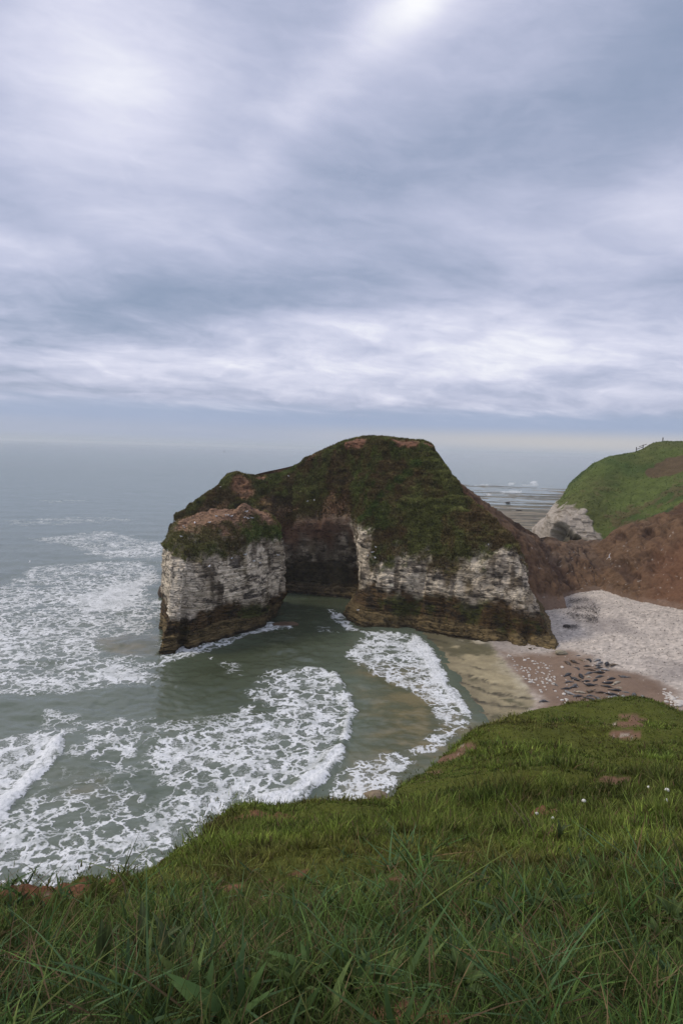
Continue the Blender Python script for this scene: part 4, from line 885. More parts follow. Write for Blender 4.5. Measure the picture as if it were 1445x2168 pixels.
def surface_samples(n, weight, r):
    e1 = CG[1:, :-1] - CG[:-1, :-1]; e2 = CG[:-1, 1:] - CG[:-1, :-1]; cr = np.cross(e1, e2); ar = np.linalg.norm(cr, axis=-1)
    w = (ar * weight[:-1, :-1]).ravel(); k = r.choice(len(w), n, p=w / w.sum()); i, j = np.unravel_index(k, ar.shape)
    a = r.random((n, 2)); base = CG[i, j] + e1[i, j] * a[:, :1] + e2[i, j] * a[:, 1:]
    nn = cr[i, j] / np.maximum(ar[i, j], 1e-9)[:, None]
    return base, nn, i, j
def blades(name, base, nn, L, wd, lean, bend, col, segs, parent, seed, kind='stuff', ang=None):
    r = np.random.default_rng(seed); n = len(base)
    ang = r.random(n) * 2 * np.pi if ang is None else ang; h = np.c_[np.cos(ang), np.sin(ang), np.zeros(n)]
    up = nn * 0.35 + np.array([0, 0, 0.8]) + h * lean[:, None]; up /= np.linalg.norm(up, axis=1, keepdims=True)
    bd = h * 0.7 + r.normal(0, 0.5, (n, 3)) + np.array([0.05, 0.0, -0.30]); side = np.cross(up, bd); side /= np.maximum(np.linalg.norm(side, axis=1, keepdims=True), 1e-6)
    tw = r.normal(0, 0.5, (n, 1)); side = side + tw * np.cross(side, up); side /= np.linalg.norm(side, axis=1, keepdims=True)
    V = []; C = []
    for s in range(segs):
        t = s / segs; c = base + up * (L * t)[:, None] + bd * (L * bend * t * t)[:, None]
        w = (wd * (1 - t) ** 0.7 * (0.75 + 0.5 * min(1, 3 * t)))[:, None]
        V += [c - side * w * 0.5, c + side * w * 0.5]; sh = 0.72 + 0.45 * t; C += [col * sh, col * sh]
    V.append(base + up * L[:, None] + bd * (L * bend)[:, None]); C.append(col * 1.15)
    m = 2 * segs + 1
    V = np.stack(V, 1).reshape(-1, 3); C = np.stack(C, 1).reshape(-1, 3)
    f = []
    for s in range(segs - 1): f += [[2 * s, 2 * s + 1, 2 * s + 3], [2 * s, 2 * s + 3, 2 * s + 2]]
    f.append([2 * segs - 2, 2 * segs - 1, 2 * segs])
    Fc = (np.arange(n)[:, None, None] * m + np.array(f)[None]).reshape(-1, 3)
    o = link(name, mesh_np(name, V, Fc, M_BLADE, np.clip(C, 0.006, 0.6)), parent); o['kind'] = kind
    return o
def build_grass():
    ok = (CV > 1.2) & (CV < 10.45); cov = np.clip(1 - 0.88 * CBARE, 0, 1) * ok
    root = None
    def palette(n, P, r, dist):
        t = sm(dist, 2.2, 7.0)[:, None]
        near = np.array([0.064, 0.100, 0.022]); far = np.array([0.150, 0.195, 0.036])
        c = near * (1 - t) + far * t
        k = fbm(P, 0.35, 3, 701); k2 = fbm(P, 1.2, 2, 703)
        c = mixc(c, (0.060, 0.105, 0.024), 0.5 * sm(k2, 0.1, 0.5)); c = mixc(c, (0.150, 0.120, 0.036), 0.55 * sm(k, 0.12, 0.5))
        c = mixc(c, (0.080, 0.095, 0.022), (0.65 * sm(fbm(P, 0.12, 2, 707), -0.05, 0.3) * sm(dist, 8, 16)))
        c = c * (1 + 0.7 * fbm(P, 2.6, 2, 709) + 0.5 * fbm(P, 0.8, 2, 713))[:, None]; c = c * (0.5 + 1.0 * r.random((n, 1))); dry = (r.random(n) < 0.10); c[dry] = np.array([0.17, 0.12, 0.06]) * (0.5 + 0.8 * r.random((dry.sum(), 1)))
        return c
    # far and middle turf
    for nm, n, wfun, L0, w0, sg, sd, bw in [('far', 125000, lambda: sm(CDIST, 7.5, 10.0) * 1.0 / np.maximum(CDIST, 6) ** 0.9, 0.19, 0.021, 2, 21, 0.6), ('mid', 115000, lambda: sm(CDIST, 2.6, 4.0) * sm(CDIST, 13, 8) / np.maximum(CDIST, 3), 0.135, 0.0095, 3, 22, 0.7),
                                     ('near', 90000, lambda: sm(CDIST, 5.5, 3.2) / np.maximum(CDIST, 1.3) ** 0.6, 0.085, 0.0052, 4, 23, 1.0)]:
        r = np.random.default_rng(sd); per = {'far': 16, 'mid': 22, 'near': 12}[nm]; nc = int(n * 0.62) // per; nb = n - nc * per
        wgt = wfun() * cov * (CV < 10.42)
        b0, n0, i0, j0 = surface_samples(nb, wgt, r); b1, n1, i1, j1 = surface_samples(nc, wgt * sm(fbm(CG, 0.5, 2, 719), -0.5, 0.2), r)
        k = np.repeat(np.arange(nc), per); off = r.normal(0, {'far': 0.11, 'mid': 0.065, 'near': 0.035}[nm], (len(k), 2))
        slope = -(n1[k, 0] * off[:, 0] + n1[k, 1] * off[:, 1]) / np.maximum(n1[k, 2], 0.3)
        b = np.vstack([b0, b1[k] + np.c_[off, slope]]); nn = np.vstack([n0, n1[k]]); i = np.concatenate([i0, i1[k]]); j = np.concatenate([j0, j1[k]]); n = len(b)
        ang = np.concatenate([r.random(nb) * 6.283, np.arctan2(off[:, 1], off[:, 0]) + r.normal(0, 0.5, len(k))])
        csz = np.concatenate([0.55 + 0 * i0, (0.6 + 1.1 * r.random(nc) ** 1.5)[k]]); ctint = np.concatenate([0.9 + 0 * i0, (0.55 + 0.95 * r.random(nc))[k]])
        cyel = np.concatenate([0 * i0, ((r.random(nc) < 0.22) * r.random(nc))[k]])
        ds = CDIST[i, j]; hm = 0.55 + 0.8 * sm(fbm(b, 0.6, 3, 711), -0.4, 0.5)
        L = L0 * hm * csz * (0.5 + 0.8 * r.random(n)); wd = w0 * (0.6 + 0.8 * r.random(n)) * np.clip(ds / {'far': 14, 'mid': 6, 'near': 2.6}[nm], 0.7, 1.6)
        L = L * (1 - 0.55 * sm(CV[i, j], 8.4, 9.9)) * (1 - 0.6 * np.clip(CBARE[i, j] * 2, 0, 1)) * (1 - 0.6 * sm(-b[:, 0] / np.maximum(b[:, 1], 0.5), 0.24, 0.38) * sm(CV[i, j], 5.2, 7.0))
        pc = palette(n, b, r, ds) * ctint[:, None]; pc = mixc(pc, (0.17, 0.15, 0.05), 0.6 * cyel)
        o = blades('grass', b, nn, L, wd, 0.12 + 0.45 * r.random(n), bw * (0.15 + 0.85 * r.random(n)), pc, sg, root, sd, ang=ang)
        if root is None: root = o
    tag(root, 'rough green grass covering the cliff top in the foreground', 'grass', kind='stuff')
    # tall coarse tussocks close to the camera
    r = np.random.default_rng(29); nt_ = 420
    cb, cn, ci, cj = surface_samples(nt_, sm(CV, 8.6, 7.4) * sm(CDIST, 7.5, 3.0) / np.maximum(CDIST, 1.5) ** 0.8 * cov * (CDIST > 1.5), r)
    reps = r.integers(6, 26, nt_); k = np.repeat(np.arange(nt_), reps); n = len(k)
    b = cb[k] + np.c_[r.normal(0, 0.035, (n, 2)), np.zeros(n)]; sz = (0.5 + 0.75 * r.random(nt_))[k]
    tint = np.array([[0.105, 0.180, 0.042], [0.070, 0.140, 0.036], [0.150, 0.190, 0.048], [0.090, 0.160, 0.062]])[r.integers(0, 4, nt_)][k]
    c = tint * (0.6 + 0.75 * r.random((n, 1))); dry = r.random(n) < 0.09; c[dry] = np.array([0.20, 0.13, 0.06]) * (0.5 + 0.7 * r.random((dry.sum(), 1)))
    blades('grass', b, cn[k], 0.19 * sz * (0.45 + 0.75 * r.random(n)), 0.0080 * (0.5 + 0.9 * r.random(n)) * np.clip(CDIST[ci, cj][k] / 3.2, 0.8, 1.7), 0.25 + 0.75 * r.random(n), 0.35 + 1.2 * r.random(n), c, 6, root, 30)
    # stray straw lying in the sward
    r = np.random.default_rng(33); n = 1500; b, nn, i, j = surface_samples(n, sm(CDIST, 6.5, 2.5) * ok * (CDIST > 1.4), r)
    blades('grass', b + np.array([0, 0, 0.03]), nn, 0.10 + 0.2 * r.random(n), 0.0035 + 0.002 * r.random(n), 1.2 + 1.6 * r.random(n), 0.3 * r.random(n), np.array([0.19, 0.13, 0.07]) * (0.4 + r.random((n, 1))), 3, root, 34)
    # broad-leaved weeds woven through the sward
    r = np.random.default_rng(37); nc = 420; cb, cn, ci, cj = surface_samples(nc, sm(CDIST, 8.0, 2.0) / np.maximum(CDIST, 1.5) * ok * (CDIST > 1.4) * (CV < 9.5) * sm(fbm(CG, 0.7, 2, 741), -0.2, 0.25), r)
    per = r.integers(4, 9, nc); k = np.repeat(np.arange(nc), per); n = len(k); sz = (0.6 + 0.9 * r.random(nc))[k]
    tint = np.array([[0.070, 0.120, 0.036], [0.050, 0.090, 0.036], [0.105, 0.150, 0.045]])[r.integers(0, 3, nc)][k]
    o = blades('weeds', cb[k] + np.array([0, 0, 0.02]) + np.c_[r.normal(0, 0.012, (n, 2)), np.zeros(n)], cn[k], 0.085 * sz * (0.6 + 0.7 * r.random(n)), 0.020 * sz * (0.6 + 0.7 * r.random(n)), 0.5 + 0.8 * r.random(n), 0.3 + 0.7 * r.random(n), tint * (0.6 + 0.8 * r.random((n, 1))), 6, root, 38)
    # sheared turf hanging over the earth at the left brink
    return root
GRASS = build_grass()
#@@OBJECTS
# ================================================================== OBJECTS
def hit(G, x, y, mask=None):
    """grid vertex seen at this photo position (nearest surface along the line of sight)"""
    dd = ray(x, y); dd = dd / np.linalg.norm(dd); w = G - CAM; t = w @ dd
    off = np.linalg.norm(w - t[..., None] * dd, axis=-1) / np.maximum(t, 0.5); off = np.where(t < 1, 9, off)
    if mask is not None: off = np.where(mask, off, 9)
    best = off.min(); cand = off < max(best * 1.6, 0.0022)
    tt = np.where(cand, t, 1e9); return G[np.unravel_index(np.argmin(tt), tt.shape)]
def bm_mesh(name, bm, mat, smooth=True):
    me = bpy.data.meshes.new(name); bm.to_mesh(me); bm.free()
    if smooth: me.polygons.foreach_set('use_smooth', [True] * len(me.polygons))
    if mat: me.materials.append(mat)
    return me
def tube_bm(bm, pts, radii, seg=6, flat=1.0):
    """closed tapering tube through pts"""
    pts = [Vector(q) for q in pts]; rings = []
    for k, q in enumerate(pts):
        d = (pts[min(k + 1, len(pts) - 1)] - pts[max(k - 1, 0)]).normalized()
        a = d.cross(Vector((0, 0, 1)) if abs(d.z) < 0.9 else Vector((1, 0, 0))).normalized(); b = a.cross(d).normalized()
        r = radii[k]; rings.append([bm.verts.new(q + a * (math.cos(2 * math.pi * i / seg) * r) + b * (math.sin(2 * math.pi * i / seg) * r * flat)) for i in range(seg)])
    for r0, r1 in zip(rings, rings[1:]):
        for i in range(seg): bm.faces.new((r0[i], r0[(i + 1) % seg], r1[(i + 1) % seg], r1[i]))
    bm.faces.new(rings[0][::-1]); bm.faces.new(rings[-1]); return rings
def box_bm(bm, c, s, rot=None):
    m = Matrix.Translation(c) @ (rot.to_matrix().to_4x4() if rot else Matrix.Identity(4)) @ Matrix.Diagonal((s[0], s[1], s[2], 1))
    bmesh.ops.create_cube(bm, size=1.0, matrix=m)

# ------------------------------------------------------------------ seals
def m_seal():
    m, nt, b = material('seal_coat')
    P = nt.node('ShaderNodeTexCoord').outputs['Object']; oi = nt.node('ShaderNodeObjectInfo')
    off = nt.vm('ADD', P, nt.xyz(nt.m('MULTIPLY', oi.outputs['Random'], 9.0), 0.0, 0.0))
    f, _ = nt.noise(off, 5.5, 3, 0.6); g, _ = nt.noise(off, 14.0, 2, 0.5)
    k = nt.m('ADD', nt.sstep(f, 0.40, 0.62, 1.0, 0.45), nt.m('MULTIPLY', nt.m('SUBTRACT', g, 0.5), 0.5))
    z = nt.sep(P)[2]
    nt.l.new(nt.vm('SCALE', oi.outputs['Color'], scale=k), b.inputs['Base Color'])
    b.inputs['Roughness'].default_value = 0.42; b.inputs['Specular IOR Level'].default_value = 0.45
    return m
M_SEAL = m_seal()
def seal_mesh(name, bend, lift):
    st = [(0.50, 0.018, 0.02), (0.475, 0.040, 0.035), (0.44, 0.056, 0.045), (0.395, 0.058, 0.045), (0.34, 0.066, 0.05), (0.25, 0.098, 0.075), (0.13, 0.122, 0.095), (0.0, 0.126, 0.10), (-0.13, 0.108, 0.088), (-0.25, 0.080, 0.068), (-0.35, 0.050, 0.045), (-0.41, 0.034, 0.034), (-0.455, 0.050, 0.022), (-0.50, 0.062, 0.010)]
    bm = bmesh.new(); S = 10; rings = []
    cx = lambda x: Vector((x, bend * (x * x - 0.08) * 1.6, lift * max(0, abs(x) - 0.18) ** 1.5 * 1.5))
    for x, w, h in st:
        c = cx(x); t = (cx(x + 0.01) - cx(x - 0.01)).normalized(); sd = t.cross(Vector((0, 0, 1))).normalized(); up = sd.cross(t)
        ring = []
        for i in range(S):
            a = 2 * math.pi * i / S; u, v = math.cos(a), math.sin(a)
            vv = v if v > 0 else v * 0.55
            ring.append(bm.verts.new(c + sd * (u * w) + up * (h * 0.62 + vv * h)))
        rings.append(ring)
    for r0, r1 in zip(rings, rings[1:]):
        for i in range(S): bm.faces.new((r0[i], r1[i], r1[(i + 1) % S], r0[(i + 1) % S]))
    bm.faces.new(rings[0]); bm.faces.new(rings[-1][::-1])
    for s in (-1, 1):                                            # fore flippers grow out of the shoulder
        c = cx(0.20); tube_bm(bm, [c + Vector((0, s * 0.075, 0.045)), c + Vector((-0.04, s * 0.125, 0.022)), c + Vector((-0.10, s * 0.155, 0.012)), c + Vector((-0.135, s * 0.160, 0.010))], [0.030, 0.034, 0.028, 0.008], 6, 0.35)
        c = cx(-0.44); tube_bm(bm, [c + Vector((0.03, s * 0.02, 0.03)), c + Vector((-0.03, s * 0.045, 0.028)), c + Vector((-0.09, s * 0.07, 0.02))], [0.022, 0.030, 0.012], 6, 0.4)
    bmesh.ops.recalc_face_normals(bm, faces=bm.faces)
    return bm_mesh(name, bm, M_SEAL)
SEAL_MESH = [seal_mesh('seal', 0, 0.05), seal_mesh('seal', 0.5, 0.05), seal_mesh('seal', -0.5, 0.08), seal_mesh('seal', 0.15, 0.55), seal_mesh('seal', -0.9, 0.2)]
SC_ = dict(black=(0.020, 0.019, 0.020), dark=(0.050, 0.047, 0.045), grey=(0.125, 0.122, 0.118), pale=(0.34, 0.33, 0.315), cream=(0.40, 0.345, 0.25), brown=(0.085, 0.055, 0.034), tan=(0.20, 0.145, 0.085))
SEALS = [  # photo x, y, length px, slope (deg, down to the right positive), coat, mesh, label
    (1224, 1387, 12, -8, 'grey', 0, 'small grey seal highest up the sand, nearest the rock point'),
    (1231, 1397, 14, 22, 'tan', 0, 'light brown seal just below the topmost grey seal'),
    (1246, 1397, 13, 28, 'black', 1, 'small black seal with a white stone at its tail in the top row'),
    (1264, 1397, 15, -18, 'pale', 0, 'pale grey seal at the top right edge of the group by the shingle'),
    (1201, 1404, 17, 35, 'brown', 0, 'slim dark brown seal, leftmost in the upper rows'),
    (1214, 1401, 21, 22, 'brown', 1, 'long dark brown seal curled behind the slim brown one at upper left'),
    (1242, 1409, 15, -5, 'dark', 0, 'dark grey seal in the middle of the second row'),
    (1269, 1402, 13, -20, 'pale', 0, 'plump pale seal just below the pale one beside the shingle'),
    (1265, 1408, 17, -6, 'grey', 3, 'grey seal with a light back, third down beside the shingle'),
    (1267, 1413, 17, -10, 'dark', 0, 'dark grey seal tucked behind the long light grey seal'),
    (1221, 1415, 13, 30, 'dark', 2, 'short dark seal lying alone above the centre left'),
    (1248, 1417, 24, 6, 'brown', 0, 'long slim brown seal stretched level in the upper middle'),
    (1201, 1428, 17, -24, 'dark', 0, 'dark seal with a lighter back lying alone at middle left'),
    (1229, 1431, 15, 55, 'black', 0, 'small black seal pointing towards the camera left of centre'),
    (1246, 1425, 17, -18, 'grey', 0, 'grey brown seal sloping up to the right in the centre'),
    (1267, 1423, 27, -2, 'dark', 1, 'long dark grey seal with a tapering tail right of centre'),
    (1246, 1433, 14, 0, 'cream', 0, 'small cream seal behind the black one in the centre'),
    (1269, 1432, 19, -16, 'grey', 0, 'grey seal sloping up to the right below the long dark one'),
    (1216, 1438, 25, 18, 'black', 3, 'big black seal with raised tail in the left centre'),
    (1203, 1443, 18, -6, 'grey', 2, 'mottled grey seal resting against the big black seal at left'),
    (1241, 1441, 18, -6, 'black', 0, 'black seal with a light top lying in the centre of the group'),
    (1260, 1439, 12, -25, 'dark', 0, 'short dark grey seal right of the central black one'),
    (1248, 1450, 29, 0, 'dark', 3, 'large shiny dark seal curved like a banana in the middle'),
    (1215, 1451, 14, -40, 'grey', 2, 'spotted grey seal sloping up right beside the dark one at left'),
    (1198, 1457, 21, -4, 'dark', 0, 'dark grey seal lying level at the left side of the group'),
    (1203, 1466, 23, 25, 'pale', 1, 'whitish seal just below the dark one at the left side'),
    (1227, 1465, 26, 6, 'cream', 0, 'long cream seal in the lower left of the group'),
    (1248, 1463, 19, -14, 'tan', 3, 'tan seal with raised head in the lower middle'),
    (1270, 1465, 21, -3, 'brown', 0, 'dark brown seal lying alone in the lower middle'),
    (1223, 1473, 21, -6, 'grey', 0, 'grey seal below the long cream one near the grass edge'),
    (1248, 1472, 17, -4, 'grey', 2, 'grey seal lying across the tail end of the dark curved one'),
    (1250, 1482, 26, 40, 'dark', 4, 'dark curved seal close above the grass edge'),
    (1265, 1478, 16, 35, 'grey', 0, 'plain grey seal close above the grass, right of the curved dark one'),
    (1284, 1405, 10, -70, 'black', 0, 'small black seal end on beside the shingle at upper right'),
    (1297, 1407, 18, -14, 'tan', 1, 'sandy coloured seal at the far upper right by the shingle'),
    (1278, 1417, 23, 4, 'pale', 0, 'long light grey seal with dark belly at upper right'),
    (1320, 1433, 25, 3, 'grey', 3, 'mottled grey seal farthest right in the middle rows'),
    (1295, 1437, 21, -12, 'black', 0, 'black seal left of the farthest right mottled one'),
    (1288, 1445, 24, -8, 'black', 2, 'black seal with a light stripe, right of the shiny banana shaped one'),
    (1305, 1446, 21, -24, 'cream', 0, 'blotched cream seal leaning on a black seal at right'),
    (1285, 1453, 27, 10, 'black', 0, 'slim black seal with a white stone on its back edge at right'),
    (1303, 1461, 30, 2, 'black', 1, 'large black seal in front of a cream one at lower right'),
    (1312, 1456, 20, 10, 'cream', 0, 'cream seal lying behind the large black seal at lower right'),
    (1325, 1466, 24, 10, 'grey', 0, 'light grey seal right of the large black seal'),
    (1296, 1470, 33, 10, 'black', 1, 'longest black seal with a thin tail at lower right'),
    (1302, 1474, 15, 6, 'pale', 0, 'white seal just below the longest black seal'),
    (1291, 1475, 11, 10, 'pale', 0, 'small whitish seal touching the white one at lower right'),
    (1302, 1481, 18, 32, 'pale', 2, 'pale grey seal nearest the grass at lower right'),
    (1319, 1477, 15, 75, 'pale', 0, 'pale seal with a dark patch seen end on at lower right'),
    (1341, 1471, 14, -72, 'grey', 0, 'grey seal end on behind the grassy hump'),
    (1360, 1476, 12, 60, 'pale', 0, 'pale round seal lying alone at the far right end'),
    (1286, 1482, 9, 10, 'dark', 0, 'small dark seal just above the grass edge at lower right'),
    (1174, 1448, 14, 24, 'grey', 0, 'grey seal lying alone among white stones left of the group'),
    (1151, 1484, 22, 0, 'grey', 1, 'grey seal resting on the edge of the rock shelf apart from the others')]
def build_seals():
    r = random.Random(3)
    for x, y, L, ang, coat, mi, label in SEALS:
        dx, dy = math.cos(rad(ang)) * L / 2, math.sin(rad(ang)) * L / 2
        a, b = onshore(x - dx, y - dy + 2), onshore(x + dx, y + dy + 2); c = (a + b) / 2; d = b - a
        ln = min(max(float(np.hypot(d[0], d[1])) * 1.06, 1.15), 2.35)
        o = link('seal', SEAL_MESH[mi]); h = float(shore_h(c[:2])[0][0])
        flip = math.pi if r.random() < 0.5 else 0
        o.location = (c[0], c[1], h - 0.01); o.rotation_euler = (r.uniform(-0.25, 0.25), 0, math.atan2(d[1], d[0]) + flip); w = r.uniform(0.95, 1.2)
        o.scale = (ln, ln * w, ln * w)
        k = r.uniform(0.85, 1.2); o.color = tuple(q * k for q in SC_[coat]) + (1,)
        tag(o, label, 'seal', 'seals hauled out on the sand')
build_seals()

# ------------------------------------------------------------------ stones, shingle and weed
M_STONE = m_plain('chalk_stones', (0.60, 0.56, 0.50), 0.85, 6, 0.35, 0.2, 0.3)
M_BOULDER = m_ground('wet_boulders', 0.7, 2.5, 0.5, 0.8, 0.2, 0.3)
def stone_mesh(seed, sub=1, mat=None, sq=(1, 0.75, 0.5)):
    r = random.Random(seed); bm = bmesh.new(); bmesh.ops.create_icosphere(bm, subdivisions=sub, radius=0.5)
    for v in bm.verts: v.co = Vector((v.co.x * sq[0], v.co.y * sq[1], v.co.z * sq[2])) * r.uniform(0.75, 1.2)
    return bm_mesh('chalk_stone', bm, mat or M_STONE, False)
def build_stones():
    ms = [stone_mesh(k) for k in range(5)]; r = random.Random(8); spots = []
    zones = [([(1062, 1384), (1120, 1392), (1170, 1410), (1180, 1440), (1150, 1470), (1110, 1440)], 95, (0.22, 0.55)), ([(1150, 1440), (1190, 1430), (1200, 1490), (1150, 1490)], 16, (0.25, 0.5)),
             ([(1195, 1385), (1345, 1420), (1345, 1480), (1195, 1480)], 42, (0.15, 0.36)), ([(1400, 1455), (1445, 1485), (1445, 1500), (1410, 1490)], 40, (0.3, 0.75)), ([(1350, 1432), (1400, 1455), (1420, 1490), (1370, 1480)], 18, (0.15, 0.4))]
    names = [('loose white chalk stone on brown sand between the rock shelf and the seals', 'white stones beside the rock shelf'), ('white chalk stone on the sand close above the grass, left of the seals', 'white stones left of the seals'),
             ('small pale stone lying on the sand in among the seals', 'pale stones among the seals'), ('white chalk stone at the right edge, at the foot of the shingle bank', 'white stones at the right edge'), ('small white stone on the bare sand right of the seals', 'white stones right of the seals')]
    for zi, (poly, n, (a, b)) in enumerate(zones):
        P = np.array(poly, float); lo, hi = P.min(0), P.max(0); k = 0
        while k < n:
            q = np.array([r.uniform(lo[0], hi[0]), r.uniform(lo[1], hi[1])])
            if poly_dist(q[None], P)[0] > 0: spots.append((q[0], q[1], r.uniform(a, b) * (1.5 if r.random() < 0.08 else 1), *names[zi])); k += 1
    g1 = 'larger white stones on the sand'
    spots += [(1193, 1471, 0.75, 'squarish white stone below the whitish seal at the left of the group', g1), (1189, 1483, 0.6, 'left of two white stones just above the grass edge', g1), (1198, 1482, 0.65, 'right of two white stones just above the grass edge', g1),
              (1438, 1491, 1.6, 'biggest white chalk slab at the right edge of the sand', g1), (1424, 1480, 0.9, 'white block beside the biggest slab at the right edge', g1), (1190, 1414, 0.9, 'tan lump of stone left of the upper seals', g1)]
    for x, y, s, lb, gp in spots:
        c = onshore(x, y); o = link('chalk_stone', ms[r.randrange(5)]); o.location = (c[0], c[1], c[2] + 0.08 * s); o.scale = (s, s, s); o.rotation_euler = (r.uniform(-0.2, 0.2), r.uniform(-0.2, 0.2), r.uniform(0, 6.3))
        tag(o, lb, 'stone', gp)
    # shingle: far too many to count
    rg = np.random.default_rng(12); n = 26000
    u = rg.random((n * 3, 2)) * np.array([92, 110]) + np.array([30, 84]); n1 = fbm(np.c_[u, 0 * u[:, 0]], 0.12, 3, 3)
    dS = poly_dist(u, SAND) + 2.5 * n1; dR = poly_dist(u, ROCK_EDGE); s = shore_h(u)[1]
    keep = ((dS < -0.5) | (rg.random(len(u)) < 0.05 * np.exp(-np.clip(dS, 0, None) / 3))) & (dR < 0) & (s > 12); u = u[keep][:n]; n = len(u); h = shore_h(u)[0]
    bm = bmesh.new(); bmesh.ops.create_icosphere(bm, subdivisions=1, radius=0.5); bv = np.array([v.co[:] for v in bm.verts]); bf = np.array([[v.index for v in f.verts] for f in bm.faces]); bm.free()
    sz = 0.10 + 0.26 * rg.random(n) ** 2.2; a = rg.random(n) * 6.28; sc = np.c_[sz, sz * (0.5 + 0.4 * rg.random(n)), sz * (0.3 + 0.3 * rg.random(n))]
    V = bv[None] * sc[:, None] ; V = np.stack([V[..., 0] * np.cos(a)[:, None] - V[..., 1] * np.sin(a)[:, None], V[..., 0] * np.sin(a)[:, None] + V[..., 1] * np.cos(a)[:, None], V[..., 2]], -1)
    hz = 0.35 * fbm(np.c_[u, h], 0.12, 4, 3) * sm(s[keep][:n], 10, 30)
    V = V + np.c_[u, h + hz + 0.05][:, None]
    c = np.array([0.62, 0.56, 0.485]) * (0.45 + 0.75 * rg.random((n, 1))); c = np.where(rg.random((n, 1)) < 0.12, np.array([[0.14, 0.12, 0.11]]), c)
    o = link('shingle', mesh_np('shingle', V, (np.arange(n)[:, None, None] * len(bv) + bf[None]).reshape(-1, 3), M_BEACH, np.repeat(c, len(bv), 0), smooth=False))
    tag(o, 'bank of pale chalk shingle filling the back of the beach', 'shingle', kind='stuff')
    # strands of weed
    V = []; C = []
    wr = [onshore(*q)[:2] for q in [(1205, 1268), (1250, 1268), (1270, 1292), (1264, 1320), (1225, 1322), (1193, 1298)]]; lo, hi = np.min(wr, 0), np.max(wr, 0)
    pts = rg.random((2600, 2)) * (hi - lo) + lo; pts = pts[(poly_dist(pts, wr) > 0) & (fbm(np.c_[pts, 0 * pts[:, 0]], 0.22, 4, 27) + 0.25 * rg.normal(0, 1, len(pts)) > 0.12)]
    extra = np.array([onshore(1213 + rg.normal(0, 7), 1328 + rg.normal(0, 1.5))[:2] for _ in range(60)]); pts = np.vstack([pts, extra])
    for q in pts:
        h = float(shore_h(q)[0][0]) + 0.18; a = rg.uniform(0, 6.28); L = rg.uniform(0.15, 0.6); d = np.array([math.cos(a), math.sin(a), 0]) * L; sd = np.array([-math.sin(a), math.cos(a), 0]) * 0.09
        b = np.array([q[0], q[1], h]); mid = b + d * 0.5 + sd * rg.normal(0, 1.2) + np.array([0, 0, 0.08]); V += [b - sd * 0.4, b + sd * 0.4, mid + sd, mid - sd, b + d]
    V = np.array(V); n = len(V) // 5; f = np.array([[0, 1, 2], [0, 2, 3], [3, 2, 4]])
    o = link('seaweed', mesh_np('seaweed', V, (np.arange(n)[:, None, None] * 5 + f[None]).reshape(-1, 3), M_BEACH, np.tile([0.035, 0.028, 0.024], (len(V), 1))))
    tag(o, 'dark seaweed strewn over the shingle beside the headland', 'seaweed', kind='stuff')
build_stones()
def boulder(name, c, size, seed, col, label):
    bm = bmesh.new(); bmesh.ops.create_icosphere(bm, subdivisions=4, radius=0.5); V = np.array([v.co[:] for v in bm.verts]); Fc = np.array([[v.index for v in f.verts] for f in bm.faces]); bm.free()
    n = fbm(V + seed, 2.2, 4, seed); b = np.floor((V[:, 2] + 0.1 * n) * 9); V = V * (1 + 0.35 * n + 0.12 * (_hash(b, b * 0, b * 0, seed) - 0.5))[:, None] * np.array(size) + np.array(c)
    cc = np.array(col) * (1 + 0.6 * n)[:, None]; o = link(name, mesh_np(name, V, Fc, M_BOULDER, np.clip(cc, 0.01, 0.6))); tag(o, label, 'rock'); return o
q = onz(346, 1262); boulder('rock', (q[0] + 0.6, q[1], 0.6), (3.2, 3.5, 4.2), 3, (0.085, 0.06, 0.04), 'dark brown rock poking out beside the left foot of the stack')
q = onz(604, 1324); boulder('rock', (q[0], q[1] + 0.5, -0.1), (4.6, 2.2, 1.3), 5, (0.095, 0.06, 0.035), 'low brown rock awash between the stack and the headland')
q = onz(795, 1690); boulder('rock', (q[0], q[1] + 0.5, -0.15), (2.4, 1.7, 1.0), 7, (0.21, 0.16, 0.10), 'tan rock washed by foam below the grassy brink')
q = onshore(1196, 1328); boulder('rock', (q[0] + 0.4, q[1] + 0.3, q[2] + 0.1), (1.3, 1.0, 0.7), 9, (0.05, 0.042, 0.036), 'dark lump of rock on the shingle just above the headland point')
for (x, y, s, sd, lb) in [(1186, 1385, 1.5, 11, 'low pale chalk block at the foot of the headland point'), (1098, 1082 + 2, 3.2, 13, 'dark rock standing in the water of the reef behind the bank'), (1051, 1087, 2.6, 14, 'smaller dark rock at the left end of the reef water'), (1075, 1066, 2.6, 15, 'small dark rock alone in the shallows beyond the reef')]:
    q = onshore(x, y) if y > 1200 else onz(x, y); boulder('rock', (q[0], q[1], q[2] + 0.15 * s), (s * 1.3, s, s * 0.5), sd, (0.27, 0.235, 0.16) if y > 1200 else (0.035, 0.03, 0.025), lb)

